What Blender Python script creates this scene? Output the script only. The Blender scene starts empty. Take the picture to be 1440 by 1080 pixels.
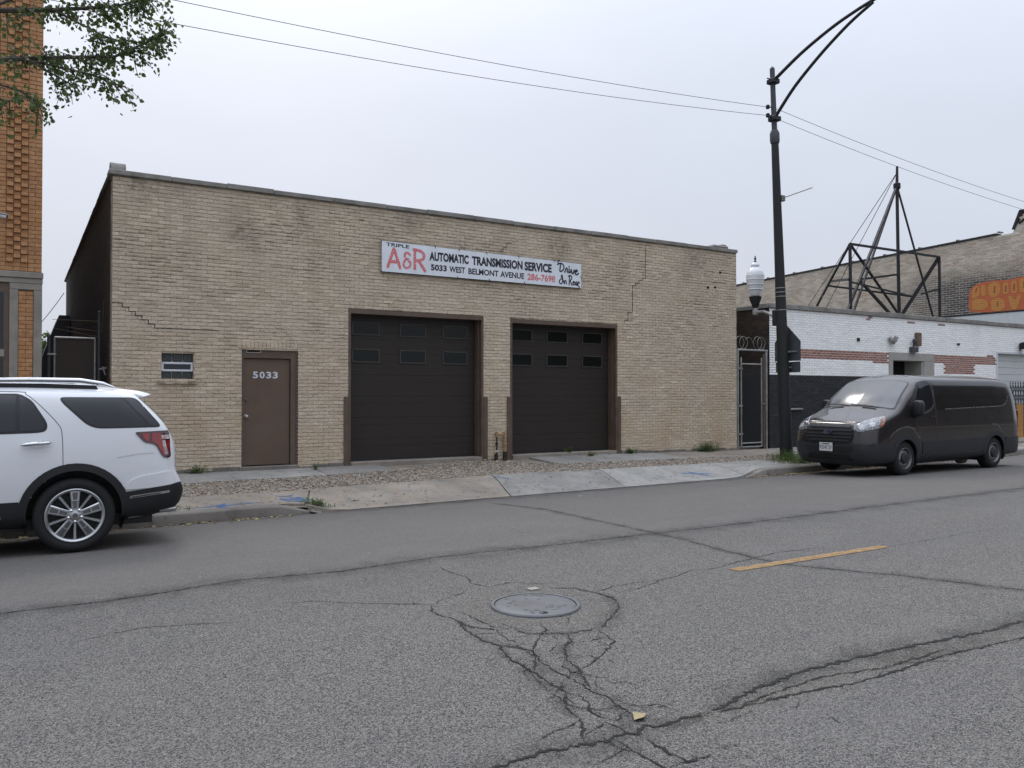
import bpy, bmesh, math, random
from mathutils import Vector, Matrix
from mathutils.bvhtree import BVHTree
R = math.radians
rnd = random.Random(7)
sc = bpy.context.scene
col = sc.collection

# ------------------------------------------------------------------ camera, sky, sun, exposure
cam_d = bpy.data.cameras.new('camera'); cam = bpy.data.objects.new('camera', cam_d); col.objects.link(cam)
cam.location = (0, 0, 1.6)
cam.rotation_euler = (R(90.75), 0, R(-31.3))
cam_d.sensor_width = 36; cam_d.lens = 28.575; cam_d.clip_start = .05; cam_d.clip_end = 3000
sc.camera = cam
sc.render.resolution_x, sc.render.resolution_y = 1024, 768
sc.view_settings.view_transform = 'Standard'; sc.view_settings.look = 'None'
sc.view_settings.exposure = .22; sc.view_settings.gamma = 1; sc.view_settings.use_curve_mapping = False
SUN_EL, SUN_AZ = R(50), R(8)          # azimuth measured from +Y towards +X
w = bpy.data.worlds.new('World'); sc.world = w; w.use_nodes = True
nt = w.node_tree; N = nt.nodes; Lk = nt.links; N.clear()
out = N.new('ShaderNodeOutputWorld'); bg = N.new('ShaderNodeBackground'); Lk.new(bg.outputs[0], out.inputs[0])
sky = N.new('ShaderNodeTexSky'); sky.sky_type = 'NISHITA'; sky.sun_disc = False
sky.sun_elevation = SUN_EL; sky.sun_rotation = SUN_AZ; sky.dust_density = 6; sky.air_density = 1.2
tc = N.new('ShaderNodeTexCoord'); sep = N.new('ShaderNodeSeparateXYZ'); Lk.new(tc.outputs['Generated'], sep.inputs[0])
mx = N.new('ShaderNodeMath'); mx.operation = 'MAXIMUM'; mx.inputs[1].default_value = 0; Lk.new(sep.outputs[2], mx.inputs[0])
mpow = N.new('ShaderNodeMath'); mpow.operation = 'POWER'; mpow.inputs[1].default_value = 3.0; Lk.new(mx.outputs[0], mpow.inputs[0])
ma = N.new('ShaderNodeMath'); ma.operation = 'MULTIPLY_ADD'; ma.inputs[1].default_value = 2.35; ma.inputs[2].default_value = .635   # overcast: zenith about three times the horizon
Lk.new(mpow.outputs[0], ma.inputs[0])
nz = N.new('ShaderNodeTexNoise'); nz.inputs['Scale'].default_value = 2.2; nz.inputs['Detail'].default_value = 4; nz.inputs['Roughness'].default_value = .5
mp = N.new('ShaderNodeMapping'); mp.inputs['Scale'].default_value = (1, 1, 2.2); Lk.new(tc.outputs['Generated'], mp.inputs[0]); Lk.new(mp.outputs[0], nz.inputs['Vector'])
mr = N.new('ShaderNodeMapRange'); mr.inputs['From Min'].default_value = .3; mr.inputs['From Max'].default_value = .7; mr.inputs['To Min'].default_value = .95; mr.inputs['To Max'].default_value = 1.05
Lk.new(nz.outputs['Fac'], mr.inputs[0])
mm = N.new('ShaderNodeMath'); mm.operation = 'MULTIPLY'; Lk.new(ma.outputs[0], mm.inputs[0]); Lk.new(mr.outputs[0], mm.inputs[1])
cl = N.new('ShaderNodeCombineColor')
for k, t in enumerate((.93, 1.0, 1.15)):
    q = N.new('ShaderNodeMath'); q.operation = 'MULTIPLY'; q.inputs[1].default_value = t; Lk.new(mm.outputs[0], q.inputs[0]); Lk.new(q.outputs[0], cl.inputs[k])
sk = N.new('ShaderNodeVectorMath'); sk.operation = 'SCALE'; sk.inputs['Scale'].default_value = .09; Lk.new(sky.outputs[0], sk.inputs[0])
mixw = N.new('ShaderNodeMix'); mixw.data_type = 'RGBA'; mixw.inputs['Factor'].default_value = .88
Lk.new(sk.outputs[0], mixw.inputs['A']); Lk.new(cl.outputs[0], mixw.inputs['B']); Lk.new(mixw.outputs['Result'], bg.inputs[0])
bg.inputs[1].default_value = 1.0
sd = bpy.data.lights.new('sun', 'SUN'); sd.energy = .8; sd.angle = R(14); sd.color = (1, .965, .91)
so = bpy.data.objects.new('sun', sd); col.objects.link(so); so.location = (0, 30, 40)
sdir = Vector((math.sin(SUN_AZ)*math.cos(SUN_EL), math.cos(SUN_AZ)*math.cos(SUN_EL), math.sin(SUN_EL)))
so.rotation_euler = sdir.to_track_quat('Z', 'Y').to_euler()

# ------------------------------------------------------------------ helpers
class MB:
    """collects geometry of ONE mesh object, in world coordinates"""
    def __init__(s): s.v = []; s.f = []; s.sm = []
    def add(s, vs, fs, smooth=False):
        b = len(s.v); s.v.extend([tuple(p) for p in vs])
        for f in fs: s.f.append([i+b for i in f]); s.sm.append(smooth)
        return s
    def box(s, x0, x1, y0, y1, z0, z1):
        return s.add([(x0,y0,z0),(x1,y0,z0),(x1,y1,z0),(x0,y1,z0),(x0,y0,z1),(x1,y0,z1),(x1,y1,z1),(x0,y1,z1)],
              [(0,3,2,1),(4,5,6,7),(0,1,5,4),(1,2,6,5),(2,3,7,6),(3,0,4,7)])
    def bbox(s, x0, x1, y0, y1, z0, z1, b=.01):
        """box with chamfered edges"""
        xs = (x0, x1); ys = (y0, y1); zs = (z0, z1); vs = []
        idx = {}
        for i in (0,1):
            for j in (0,1):
                for k in (0,1):
                    sx, sy, sz = (1-2*i), (1-2*j), (1-2*k)
                    for a in range(3):
                        d = [b*sx, b*sy, b*sz]; d[a] = 0
                        idx[i,j,k,a] = len(vs); vs.append((xs[i]+d[0], ys[j]+d[1], zs[k]+d[2]))
        fs = []
        g = lambda i,j,k,a: idx[i,j,k,a]
        for i in (0,1): fs.append([g(i,0,0,0), g(i,1,0,0), g(i,1,1,0), g(i,0,1,0)])
        for j in (0,1): fs.append([g(0,j,0,1), g(1,j,0,1), g(1,j,1,1), g(0,j,1,1)])
        for k in (0,1): fs.append([g(0,0,k,2), g(1,0,k,2), g(1,1,k,2), g(0,1,k,2)])
        for j in (0,1):
            for k in (0,1): fs.append([g(0,j,k,1), g(1,j,k,1), g(1,j,k,2), g(0,j,k,2)])
        for i in (0,1):
            for k in (0,1): fs.append([g(i,0,k,0), g(i,1,k,0), g(i,1,k,2), g(i,0,k,2)])
        for i in (0,1):
            for j in (0,1): fs.append([g(i,j,0,0), g(i,j,1,0), g(i,j,1,1), g(i,j,0,1)])
        for i in (0,1):
            for j in (0,1):
                for k in (0,1): fs.append([g(i,j,k,0), g(i,j,k,1), g(i,j,k,2)])
        return s.add(vs, fs)
    def tube(s, pts, r, n=8, smooth=True, cap=True):
        pts = [Vector(p) for p in pts]; m = len(pts)
        rs = r if isinstance(r, (list, tuple)) else [r]*m
        vs = []; ref = None
        for i, p in enumerate(pts):
            t = (pts[min(i+1,m-1)]-pts[max(i-1,0)]).normalized()
            if ref is None:
                ref = Vector((0,0,1)) if abs(t.z) < .9 else Vector((1,0,0))
            a = t.cross(ref).normalized(); b = a.cross(t).normalized(); ref = b
            for k in range(n):
                q = 2*math.pi*k/n; vs.append(p + (a*math.cos(q)+b*math.sin(q))*rs[i])
        fs = [[i*n+k, i*n+(k+1)%n, (i+1)*n+(k+1)%n, (i+1)*n+k] for i in range(m-1) for k in range(n)]
        s.add(vs, fs, smooth)
        if cap:
            b = len(s.v)-len(vs)
            s.f.append([b+k for k in range(n)][::-1]); s.sm.append(False)
            s.f.append([b+(m-1)*n+k for k in range(n)]); s.sm.append(False)
        return s
    def bar(s, a, b, w, h=None):
        """square bar between two points"""
        a = Vector(a); b = Vector(b); h = h or w
        t = (b-a).normalized(); ref = Vector((0,0,1)) if abs(t.z) < .95 else Vector((0,1,0))
        u = t.cross(ref).normalized()*w/2; v = u.cross(t).normalized()*h/2
        vs = [p+i*u+j*v for p in (a,b) for i,j in ((-1,-1),(1,-1),(1,1),(-1,1))]
        return s.add(vs, [(0,1,2,3),(7,6,5,4),(0,4,5,1),(1,5,6,2),(2,6,7,3),(3,7,4,0)])
    def lathe(s, prof, o, axis='z', n=24, smooth=True):
        """prof: (radius, height) along the axis from o"""
        vs = []; o = Vector(o)
        for r, h in prof:
            for k in range(n):
                q = 2*math.pi*k/n; c, d = r*math.cos(q), r*math.sin(q)
                vs.append(o + Vector({'z':(c,d,h),'y':(c,h,d),'x':(h,c,d)}[axis]))
        m = len(prof)
        s.add(vs, [[i*n+k, i*n+(k+1)%n, (i+1)*n+(k+1)%n, (i+1)*n+k] for i in range(m-1) for k in range(n)], smooth)
        return s
    def prism(s, poly, y0, y1):
        """polygon in (x,z) extruded from y0 to y1"""
        n = len(poly)
        return s.add([(x,y0,z) for x,z in poly]+[(x,y1,z) for x,z in poly],
            [list(range(n)), list(range(n,2*n))[::-1]]+[[i,(i+1)%n+0, n+(i+1)%n, n+i] for i in range(n)])

def base_of(o):
    p = Vector((0,0,0))
    while o is not None: p += o.location; o = o.parent
    return p
def link(name, me, parent=None, loc=(0,0,0)):
    o = bpy.data.objects.new(name, me); col.objects.link(o); o.location = loc
    if parent is not None: o.parent = parent
    return o
def mesh_of(name, vs, fs, sm=None, m=None, sharp=None):
    me = bpy.data.meshes.new(name); me.from_pydata(vs, [], fs)
    if sm: me.polygons.foreach_set('use_smooth', sm)
    if m: me.materials.append(m)
    me.update()
    if sharp: me.set_sharp_from_angle(angle=R(sharp))
    return me
def fixn(me):
    bm = bmesh.new(); bm.from_mesh(me); bmesh.ops.recalc_face_normals(bm, faces=bm.faces); bm.to_mesh(me); bm.free()
def obj(name, mb, m, parent=None, sharp=35, kind=None, label=None, fix=True):
    b = base_of(parent)
    me = mesh_of(name, [(x-b.x, y-b.y, z-b.z) for x,y,z in mb.v], mb.f, mb.sm, m)
    if fix: fixn(me)
    if any(mb.sm): me.set_sharp_from_angle(angle=R(sharp))
    o = link(name, me, parent)
    if kind: o['kind'] = kind
    if label: o['label'] = label
    return o
def thing(name, label, cat, loc=(0,0,0), group=None):
    o = bpy.data.objects.new(name, None); col.objects.link(o); o.location = loc; o.empty_display_size = .2
    return tag(o, label, cat, group)
def tag(o, label, cat, group=None):
    o['label'] = label; o['category'] = cat
    if group: o['group'] = group
    return o
def boxobj(name, dims, m, parent, b=0, **k):
    mb = MB(); (mb.bbox(*dims, b) if b else mb.box(*dims)); return obj(name, mb, m, parent, **k)
def rpoly(pts, r, n=4):
    """round the corners of a polygon"""
    o = []; L = len(pts)
    for i in range(L):
        p = Vector(pts[i]); a = Vector(pts[i-1]); b = Vector(pts[(i+1)%L])
        ra = min(r, (a-p).length*.45); rb = min(r, (b-p).length*.45)
        s = p+(a-p).normalized()*ra; e = p+(b-p).normalized()*rb
        for k in range(n+1):
            t = k/n; q = s*(1-t)**2+p*2*t*(1-t)+e*t*t; o.append((q.x, q.y))
    return o
def lerp(a, b, t): return a+(b-a)*t
def interp(x, xs, ys):
    if x <= xs[0]: return ys[0]
    for i in range(len(xs)-1):
        if x <= xs[i+1]: return lerp(ys[i], ys[i+1], (x-xs[i])/(xs[i+1]-xs[i]))
    return ys[-1]
def sstep(a, b, x):
    t = max(0, min(1, (x-a)/(b-a))); return t*t*(3-2*t)

# ------------------------------------------------------------------ materials
class NT:
    def __init__(s, name):
        s.m = bpy.data.materials.new(name); s.m.use_nodes = True; s.t = s.m.node_tree; s.n = s.t.nodes
        s.b = s.n['Principled BSDF']; s.o = s.n['Material Output']
        s.pos = s.n.new('ShaderNodeNewGeometry').outputs['Position']
    def L(s, a, b): s.t.links.new(a, b)
    def set(s, k, v):
        if hasattr(v, 'is_linked') or hasattr(v, 'links'): s.L(v, s.b.inputs[k])
        else: s.b.inputs[k].default_value = v
    def put(s, sock, v):
        if hasattr(v, 'links'): s.L(v, sock)
        else: sock.default_value = v
    def math(s, op, a, b=0, c=None, clamp=False):
        n = s.n.new('ShaderNodeMath'); n.operation = op; n.use_clamp = clamp
        s.put(n.inputs[0], a); s.put(n.inputs[1], b)
        if c is not None: s.put(n.inputs[2], c)
        return n.outputs[0]
    def noise(s, scale, detail=4, rough=.55, vec=None, stretch=None):
        n = s.n.new('ShaderNodeTexNoise'); n.inputs['Scale'].default_value = scale; n.inputs['Detail'].default_value = detail; n.inputs['Roughness'].default_value = rough
        v = vec or s.pos
        if stretch:
            mp = s.n.new('ShaderNodeMapping'); mp.inputs['Scale'].default_value = stretch; s.L(v, mp.inputs[0]); v = mp.outputs[0]
        s.L(v, n.inputs['Vector']); return n.outputs['Fac']
    def vor(s, scale, out='Color', feature='F1', vec=None):
        n = s.n.new('ShaderNodeTexVoronoi'); n.inputs['Scale'].default_value = scale; n.feature = feature
        s.L(vec or s.pos, n.inputs['Vector']); return n.outputs[out]
    def rng(s, v, a, b, c=0., d=1., smooth=False):
        n = s.n.new('ShaderNodeMapRange'); s.put(n.inputs[0], v)
        if smooth: n.interpolation_type = 'SMOOTHSTEP'
        for k, q in zip(('From Min','From Max','To Min','To Max'), (a,b,c,d)): n.inputs[k].default_value = q
        return n.outputs[0]
    def mix(s, f, a, b, mode='MIX'):
        n = s.n.new('ShaderNodeMix'); n.data_type = 'RGBA'; n.blend_type = mode
        s.put(n.inputs['Factor'], f)
        for k, v in (('A',a),('B',b)):
            if hasattr(v, 'links'): s.L(v, n.inputs[k])
            else: n.inputs[k].default_value = (*v, 1) if len(v) == 3 else v
        return n.outputs['Result']
    def sepx(s, v):
        n = s.n.new('ShaderNodeSeparateXYZ'); s.L(v, n.inputs[0]); return n.outputs
    def white(s, a, b):
        n = s.n.new('ShaderNodeTexWhiteNoise'); n.noise_dimensions = '2D'
        c = s.n.new('ShaderNodeCombineXYZ'); s.put(c.inputs[0], a); s.put(c.inputs[1], b); s.L(c.outputs[0], n.inputs['Vector'])
        return n.outputs['Value']
    def bump(s, h, dist=.01, strength=.6):
        n = s.n.new('ShaderNodeBump'); n.inputs['Distance'].default_value = dist; n.inputs['Strength'].default_value = strength
        s.L(h, n.inputs['Height']); s.L(n.outputs[0], s.b.inputs['Normal'])
    def base(s, c): s.put(s.b.inputs['Base Color'], c if hasattr(c,'links') else (*c, 1))

def pm(name, c, rough=.6, metal=0, var=.2, scale=6, fine=.08, fscale=60, bump=0, bscale=50, coat=0, ior=None, spec=None, dirt=None, dirt_amt=.5, dscale=2.5, rvar=.1):
    """general procedural material: base colour with blotches, grain, dirt and slight relief"""
    t = NT(name)
    a = t.noise(scale); f = t.noise(fscale, 3)
    k = t.math('ADD', t.rng(a, .25, .75, 1-var, 1+var), t.rng(f, .25, .75, -fine, fine))
    cc = t.n.new('ShaderNodeVectorMath'); cc.operation = 'SCALE'; cc.inputs[0].default_value = c; t.L(k, cc.inputs['Scale'])
    cur = cc.outputs[0]
    if dirt: cur = t.mix(t.rng(t.noise(dscale, 6, .65), .48, .72, 0, dirt_amt), cur, dirt)
    t.base(cur)
    t.set('Roughness', t.rng(a, .25, .75, max(.02, rough-rvar), min(1, rough+rvar))); t.set('Metallic', metal)
    if coat: t.set('Coat Weight', coat); t.set('Coat Roughness', .05)
    if ior: t.set('IOR', ior)
    if spec is not None: t.set('Specular IOR Level', spec)
    if bump: t.bump(t.noise(bscale, 5, .6), .01, bump)
    return t.m

def brick_cells(t, course, mod, z0, x0, axis=0):
    P = t.sepx(t.pos)
    row = t.math('FLOOR', t.math('DIVIDE', t.math('SUBTRACT', P[2], z0), course))
    off = t.math('MULTIPLY', t.math('MODULO', row, 2.), .5)
    colm = t.math('FLOOR', t.math('ADD', t.math('DIVIDE', t.math('SUBTRACT', P[axis], x0), mod), off))
    return P, row, colm

COURSE, MOD = .0677, .2057
def mat_cream(name='cream_painted_brick', mortar=False):
    t = NT(name); P, row, cm = brick_cells(t, COURSE, MOD, .19, 1.36)
    r1 = t.white(row, cm); r2 = t.white(t.math('ADD', row, 71.3), cm)
    fr = t.math('FRACT', t.math('DIVIDE', t.math('SUBTRACT', P[2], .19), COURSE))
    base = t.mix(r1, (.565,.46,.338), (.74,.625,.482))
    base = t.mix(t.rng(t.noise(1.2, 5, .6), .42, .66, 0, .6), base, (.61,.53,.43))
    base = t.mix(t.rng(t.noise(34, 5, .65, stretch=(1,1,2.8)), .44, .66, 0, .75), base, (.45,.36,.262))
    base = t.mix(t.rng(t.noise(55, 4, .65, stretch=(.6,1,1.8)), .54, .68, 0, .6), base, (.80,.71,.57))
    base = t.mix(t.rng(t.noise(17, 5, .7), .54, .70, 0, .6), base, (.40,.315,.225))
    # rusty staining low on the wall, grey grime towards the coping
    warm = t.math('MULTIPLY', t.rng(t.noise(1.1, 5, .6), .42, .68), t.rng(P[2], 3.0, .8))
    base = t.mix(t.math('MULTIPLY', warm, .6), base, (.49,.34,.205))
    gr = t.math('MULTIPLY', t.rng(t.noise(1.5, 6, .65, stretch=(1,1,.6)), .44, .70), t.rng(P[2], 1.8, 5.2, .12, 1))
    base = t.mix(t.math('MULTIPLY', gr, .42), base, (.315,.275,.215))
    # short dark dashes: worn lower arrises plus painted bed-joint shadow, in patches, more high up
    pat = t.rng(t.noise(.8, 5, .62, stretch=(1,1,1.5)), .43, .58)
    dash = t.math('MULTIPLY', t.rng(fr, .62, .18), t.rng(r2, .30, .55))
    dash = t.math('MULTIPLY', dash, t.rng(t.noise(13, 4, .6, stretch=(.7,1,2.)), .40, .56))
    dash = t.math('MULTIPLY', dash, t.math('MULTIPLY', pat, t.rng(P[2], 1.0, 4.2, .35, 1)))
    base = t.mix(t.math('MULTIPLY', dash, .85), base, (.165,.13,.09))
    st = t.math('MULTIPLY', t.rng(t.noise(2.6, 5, .65, stretch=(1,1,.35)), .58, .74), t.rng(P[2], 3.4, 5.35))
    base = t.mix(t.math('MULTIPLY', st, .55), base, (.15,.135,.11))
    for sx, sz, sr in ((3.5,4.55,.5),(6.9,5.15,.45),(14.9,5.05,.6),(10.6,5.0,.5),(1.8,5.2,.5)):   # soot and damp spots
        dd = t.math('SQRT', t.math('ADD', t.math('POWER', t.math('SUBTRACT', P[0], sx), 2.), t.math('MULTIPLY', t.math('POWER', t.math('SUBTRACT', P[2], sz), 2.), 1.6)))
        sp_m = t.math('MULTIPLY', t.rng(dd, sr, .05, 0, 1, True), t.rng(t.noise(9, 5, .7), .38, .62))
        base = t.mix(t.math('MULTIPLY', sp_m, .6), base, (.15,.13,.10))
    if mortar:
        base = t.mix(t.rng(t.noise(2.6, 5), .42, .62, .15, .75), base, (.30,.25,.19))
        base = t.mix(t.math('MULTIPLY', pat, t.rng(t.noise(9, 5), .38, .58)), base, (.22,.18,.135))
    t.base(base); t.set('Roughness', .88); t.set('Specular IOR Level', .25)
    h = t.math('ADD', t.noise(30, 6, .7, stretch=(1,1,2.2)), t.math('MULTIPLY', t.noise(110, 3), .4))
    t.bump(h, .03, 1.)
    return t.m
M = {}
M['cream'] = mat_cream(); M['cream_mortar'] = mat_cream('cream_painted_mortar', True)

def mat_orange():
    t = NT('orange_brick'); P, row, cm = brick_cells(t, .068, .1, 3.6, -3)
    r = t.white(row, cm)
    c = t.mix(r, (.33,.165,.075), (.47,.255,.12))
    c = t.mix(t.rng(t.noise(5, 5), .45, .7), c, (.38,.175,.07))
    t.base(c); t.set('Roughness', .85); t.bump(t.noise(90, 5, .65), .006, .7); return t.m
M['orange'] = mat_orange()
M['orange_mortar'] = pm('brown_mortar', (.15,.10,.065), .95, bump=.4)
M['limestone'] = pm('weathered_grey_limestone', (.24,.22,.19), .9, var=.25, scale=5, bump=.5, bscale=70, dirt=(.09,.08,.07))

def mat_white_brick():
    t = NT('white_and_dark_painted_brick'); P, row, cm = brick_cells(t, COURSE, MOD, .12, 17.6)
    r = t.white(row, cm); x, z = P[0], P[2]
    wht = t.mix(r, (.82,.82,.81), (.87,.87,.855))
    wht = t.mix(t.rng(t.noise(1.5, 6, .65, stretch=(1,1,.4)), .5, .75, 0, .45), wht, (.62,.61,.59))
    red = t.mix(r, (.20,.075,.05), (.33,.14,.10)); red = t.mix(t.rng(t.noise(12, 4), .45, .7, 0, .6), red, (.16,.07,.055))
    dark = t.mix(r, (.010,.0112,.0138), (.017,.019,.0225)); dark = t.mix(t.rng(t.noise(4, 6, .7), .55, .7, 0, .6), dark, (.06,.063,.068))
    a = t.n.new('ShaderNodeAttribute'); a.attribute_name = 'zone'; s = t.sepx(a.outputs['Vector'])
    c = t.mix(s[0], wht, red); c = t.mix(s[1], c, dark)
    t.base(c); t.set('Roughness', .75); t.bump(t.noise(60, 5), .006, .5); return t.m
M['white_brick'] = mat_white_brick()
M['white_mortar'] = pm('white_painted_mortar', (.62,.62,.61), .9, bump=.3)
M['dark_mortar'] = pm('dark_painted_mortar', (.012,.0135,.016), .85)
M['red_mortar'] = pm('pale_lime_mortar', (.47,.43,.39), .95)

def mat_common():
    t = NT('tan_common_brick'); P, row, cm = brick_cells(t, .1, .3, 3., 10, 1)
    r = t.white(row, cm); r2 = t.white(t.math('ADD', row, 33.), cm); z = P[2]; y = P[1]
    tan = t.mix(r, (.38,.315,.24), (.56,.485,.39)); tan = t.mix(t.rng(r2, .9, .95, 0, .7), tan, (.40,.27,.19))
    tan = t.mix(t.rng(t.noise(.9, 5), .5, .68, 0, .6), tan, (.31,.26,.20))
    drk = t.mix(r, (.05,.045,.042), (.09,.08,.072))
    patch = t.math('MULTIPLY', t.rng(z, 7.4, 6.5), t.rng(t.math('ADD', y, t.math('MULTIPLY', t.noise(.7, 3), 5)), 27.5, 23.5))
    c = t.mix(t.math('MULTIPLY', patch, t.rng(r2, .0, .3, .8, 1)), tan, drk)
    t.base(c); t.set('Roughness', .9); t.bump(t.noise(40, 4), .01, .5); return t.m
M['common'] = mat_common()
M['common_mortar'] = pm('pale_mortar', (.55,.50,.43), .95, var=.25, scale=1.5)

def mat_asphalt():
    t = NT('worn_asphalt'); P = t.sepx(t.pos)
    v = t.n.new('ShaderNodeTexVoronoi'); v.inputs['Scale'].default_value = 140; t.L(t.pos, v.inputs['Vector'])
    v2 = t.n.new('ShaderNodeTexVoronoi'); v2.inputs['Scale'].default_value = 260; t.L(t.pos, v2.inputs['Vector'])
    g = t.sepx(v.outputs['Color'])[0]; g2 = t.sepx(v2.outputs['Color'])[0]
    gg = t.math('ADD', t.math('MULTIPLY', g, .55), t.math('MULTIPLY', g2, .45))
    c = t.mix(t.rng(gg, .26, .74), (.022,.021,.020), (.185,.173,.158))
    c = t.mix(t.rng(g2, .93, .97, 0, .6), c, (.36,.34,.31)); c = t.mix(t.rng(t.sepx(v2.outputs['Color'])[1], .0, .07, .75, 0), c, (.008,.008,.008))
    # the parking lane is tighter and browner, the travelled strip paler
    lane = t.rng(t.math('ADD', P[1], t.math('MULTIPLY', t.noise(.5, 3), 1.2)), 7.2, 8.0)
    c = t.mix(t.math('MULTIPLY', lane, .55), c, (.105,.096,.089))
    c = t.mix(t.rng(t.noise(.45, 5, .6, stretch=(.35,1,1)), .42, .72, 0, .3), c, (.075,.073,.073))
    c = t.mix(t.rng(t.noise(1.7, 5, .6, stretch=(.6,1,1)), .5, .75, 0, .3), c, (.145,.137,.128))
    band = t.math('MULTIPLY', t.rng(t.math('ABSOLUTE', t.math('SUBTRACT', P[1], 6.75)), .75, .0), t.rng(t.noise(2.5, 4), .35, .6))
    c = t.mix(t.math('MULTIPLY', band, .28), c, (.05,.05,.05))
    oil = t.math('MULTIPLY', t.rng(t.noise(2.2, 5, .65), .62, .72), t.rng(t.noise(.6, 2), .45, .6))
    c = t.mix(t.math('MULTIPLY', oil, .45), c, (.045,.044,.043))
    t.base(c); t.set('Roughness', .87); t.set('Specular IOR Level', .3)
    t.bump(t.math('ADD', t.math('MULTIPLY', v.outputs['Distance'], -1.2), t.noise(30, 3)), .006, .55)
    return t.m
M['asphalt'] = mat_asphalt()

def mat_conc(name, c, dark=.62, rust=0):
    t = NT(name)
    a = t.noise(1.3, 6, .62); f = t.noise(70, 3); g = t.vor(160)
    b = t.mix(t.rng(a, .3, .7), tuple(x*.72 for x in c), tuple(x*1.18 for x in c))
    b = t.mix(t.rng(t.noise(.55, 5, .6, stretch=(1,.5,1)), .46, .64, 0, .45), b, tuple(x*.66 for x in c))
    b = t.mix(t.rng(t.noise(4.5, 6, .7), .52, .7, 0, .8), b, tuple(x*dark for x in c))
    if rust: b = t.mix(t.rng(t.noise(2.2, 5), .5, .7, 0, rust), b, (.34,.245,.155))
    b = t.mix(.16, b, g, 'OVERLAY')
    b = t.mix(t.rng(t.noise(9, 6, .7), .60, .66, 0, .5), b, (.09,.08,.07))
    t.base(b); t.set('Roughness', .9); t.set('Specular IOR Level', .3); t.bump(t.math('ADD', f, t.noise(12, 4)), .008, .5); return t.m
M['conc_tan'] = mat_conc('tan_concrete', (.235,.208,.175), rust=.3)
M['conc_grey'] = mat_conc('grey_concrete', (.222,.211,.194))
M['conc_pale'] = mat_conc('pale_concrete', (.265,.255,.235))
M['conc_kerb'] = mat_conc('kerb_concrete', (.175,.158,.138), .42)
M['dirt'] = pm('sandy_dirt', (.17,.145,.115), .95, var=.3, scale=5, bump=.6)
M['earth'] = pm('dull_ground', (.12,.115,.1), .95, var=.3, scale=1)
def mat_gravel():
    t = NT('mixed_gravel'); 
    v = t.n.new('ShaderNodeTexVoronoi'); v.inputs['Scale'].default_value = 22; t.L(t.pos, v.inputs['Vector'])
    s = t.sepx(v.outputs['Color'])
    c = t.mix(s[0], (.085,.073,.058), (.36,.32,.27)); c = t.mix(t.rng(s[1], .75, .9), c, (.27,.19,.12))
    t.base(c); t.set('Roughness', .85); t.bump(t.noise(120, 3), .004, .5); return t.m
M['gravel'] = mat_gravel()
def mat_litter():
    t = NT('dry_leaves'); s = t.sepx(t.vor(30))
    c = t.mix(s[0], (.07,.045,.022), (.38,.29,.13)); c = t.mix(t.rng(s[1], .8, .95), c, (.16,.17,.05))
    t.base(c); t.set('Roughness', .8); return t.m
M['litter'] = mat_litter()
def mat_leaf(name, a, b, tr=.35):
    t = NT(name); s = t.sepx(t.vor(14))
    c = t.mix(s[0], a, b); t.base(c); t.set('Roughness', .55)
    tb = t.n.new('ShaderNodeBsdfTranslucent'); t.L(t.mix(.5, c, (.16,.22,.04)), tb.inputs[0])
    ms = t.n.new('ShaderNodeMixShader'); ms.inputs[0].default_value = tr
    t.L(t.b.outputs[0], ms.inputs[1]); t.L(tb.outputs[0], ms.inputs[2]); t.L(ms.outputs[0], t.o.inputs[0]); return t.m
M['leaf'] = mat_leaf('linden_leaves', (.030,.060,.022), (.085,.125,.035))
M['weed'] = mat_leaf('weed_leaves', (.035,.075,.02), (.11,.16,.05))
M['bark'] = pm('grey_bark', (.065,.055,.047), .9, bump=.8, bscale=30)
def mat_crack():
    t = NT('road_crack_dirt'); a = t.n.new('ShaderNodeAttribute'); a.attribute_name = 'edge'
    n = t.noise(55, 5, .7); n2 = t.noise(9, 4, .6)
    e = t.math('SUBTRACT', a.outputs['Fac'], t.math('ADD', t.math('MULTIPLY', n, .95), t.math('MULTIPLY', n2, .5)))
    al = t.rng(e, -.06, .03)
    t.base(t.mix(t.noise(25, 4), (.003,.003,.003), (.014,.012,.010))); t.set('Roughness', .95); t.set('Alpha', al); return t.m
M['crack'] = mat_crack()
def mat_paint(name, c, wear=.5, sc_=14, al0=.35):
    t = NT(name); n = t.math('ADD', t.math('MULTIPLY', t.noise(sc_, 5, .65), .6), t.math('MULTIPLY', t.noise(90, 3), .4))
    t.base(t.mix(t.noise(8, 4), c, tuple(x*.75 for x in c))); t.set('Roughness', .7)
    t.set('Alpha', t.rng(n, wear-.12, wear+.1, al0, 1)); return t.m
M['yellow'] = mat_paint('yellow_road_paint', (.29,.175,.066), .46)
M['blue'] = mat_paint('blue_marking_spray', (.065,.15,.33), .5, 30, .1)
M['brown_steel'] = pm('brown_painted_steel', (.085,.056,.038), .55, var=.25, bump=.2, dirt=(.14,.11,.085), dirt_amt=.35)
M['brown_door'] = pm('brown_door_paint', (.095,.060,.039), .5, var=.12, scale=3, bump=.12, bscale=90, dirt=(.10,.085,.07), dirt_amt=.3)
def mat_gdoor():
    t = NT('dark_brown_garage_door'); P = t.sepx(t.pos)
    c = t.mix(t.noise(2, 4), (.019,.0142,.0112), (.025,.019,.0148))
    sp = t.math('MULTIPLY', t.rng(t.noise(85, 2), .70, .74), t.rng(P[2], 1.1, .3)); c = t.mix(t.math('MULTIPLY', sp, .5), c, (.2,.18,.15))
    t.base(c); t.set('Roughness', .5); t.set('Specular IOR Level', .35); t.bump(t.noise(120, 3), .003, .3); return t.m
M['gdoor'] = mat_gdoor()
M['gframe'] = pm('dark_window_surround', (.034,.029,.026), .5, var=.1)
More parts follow.
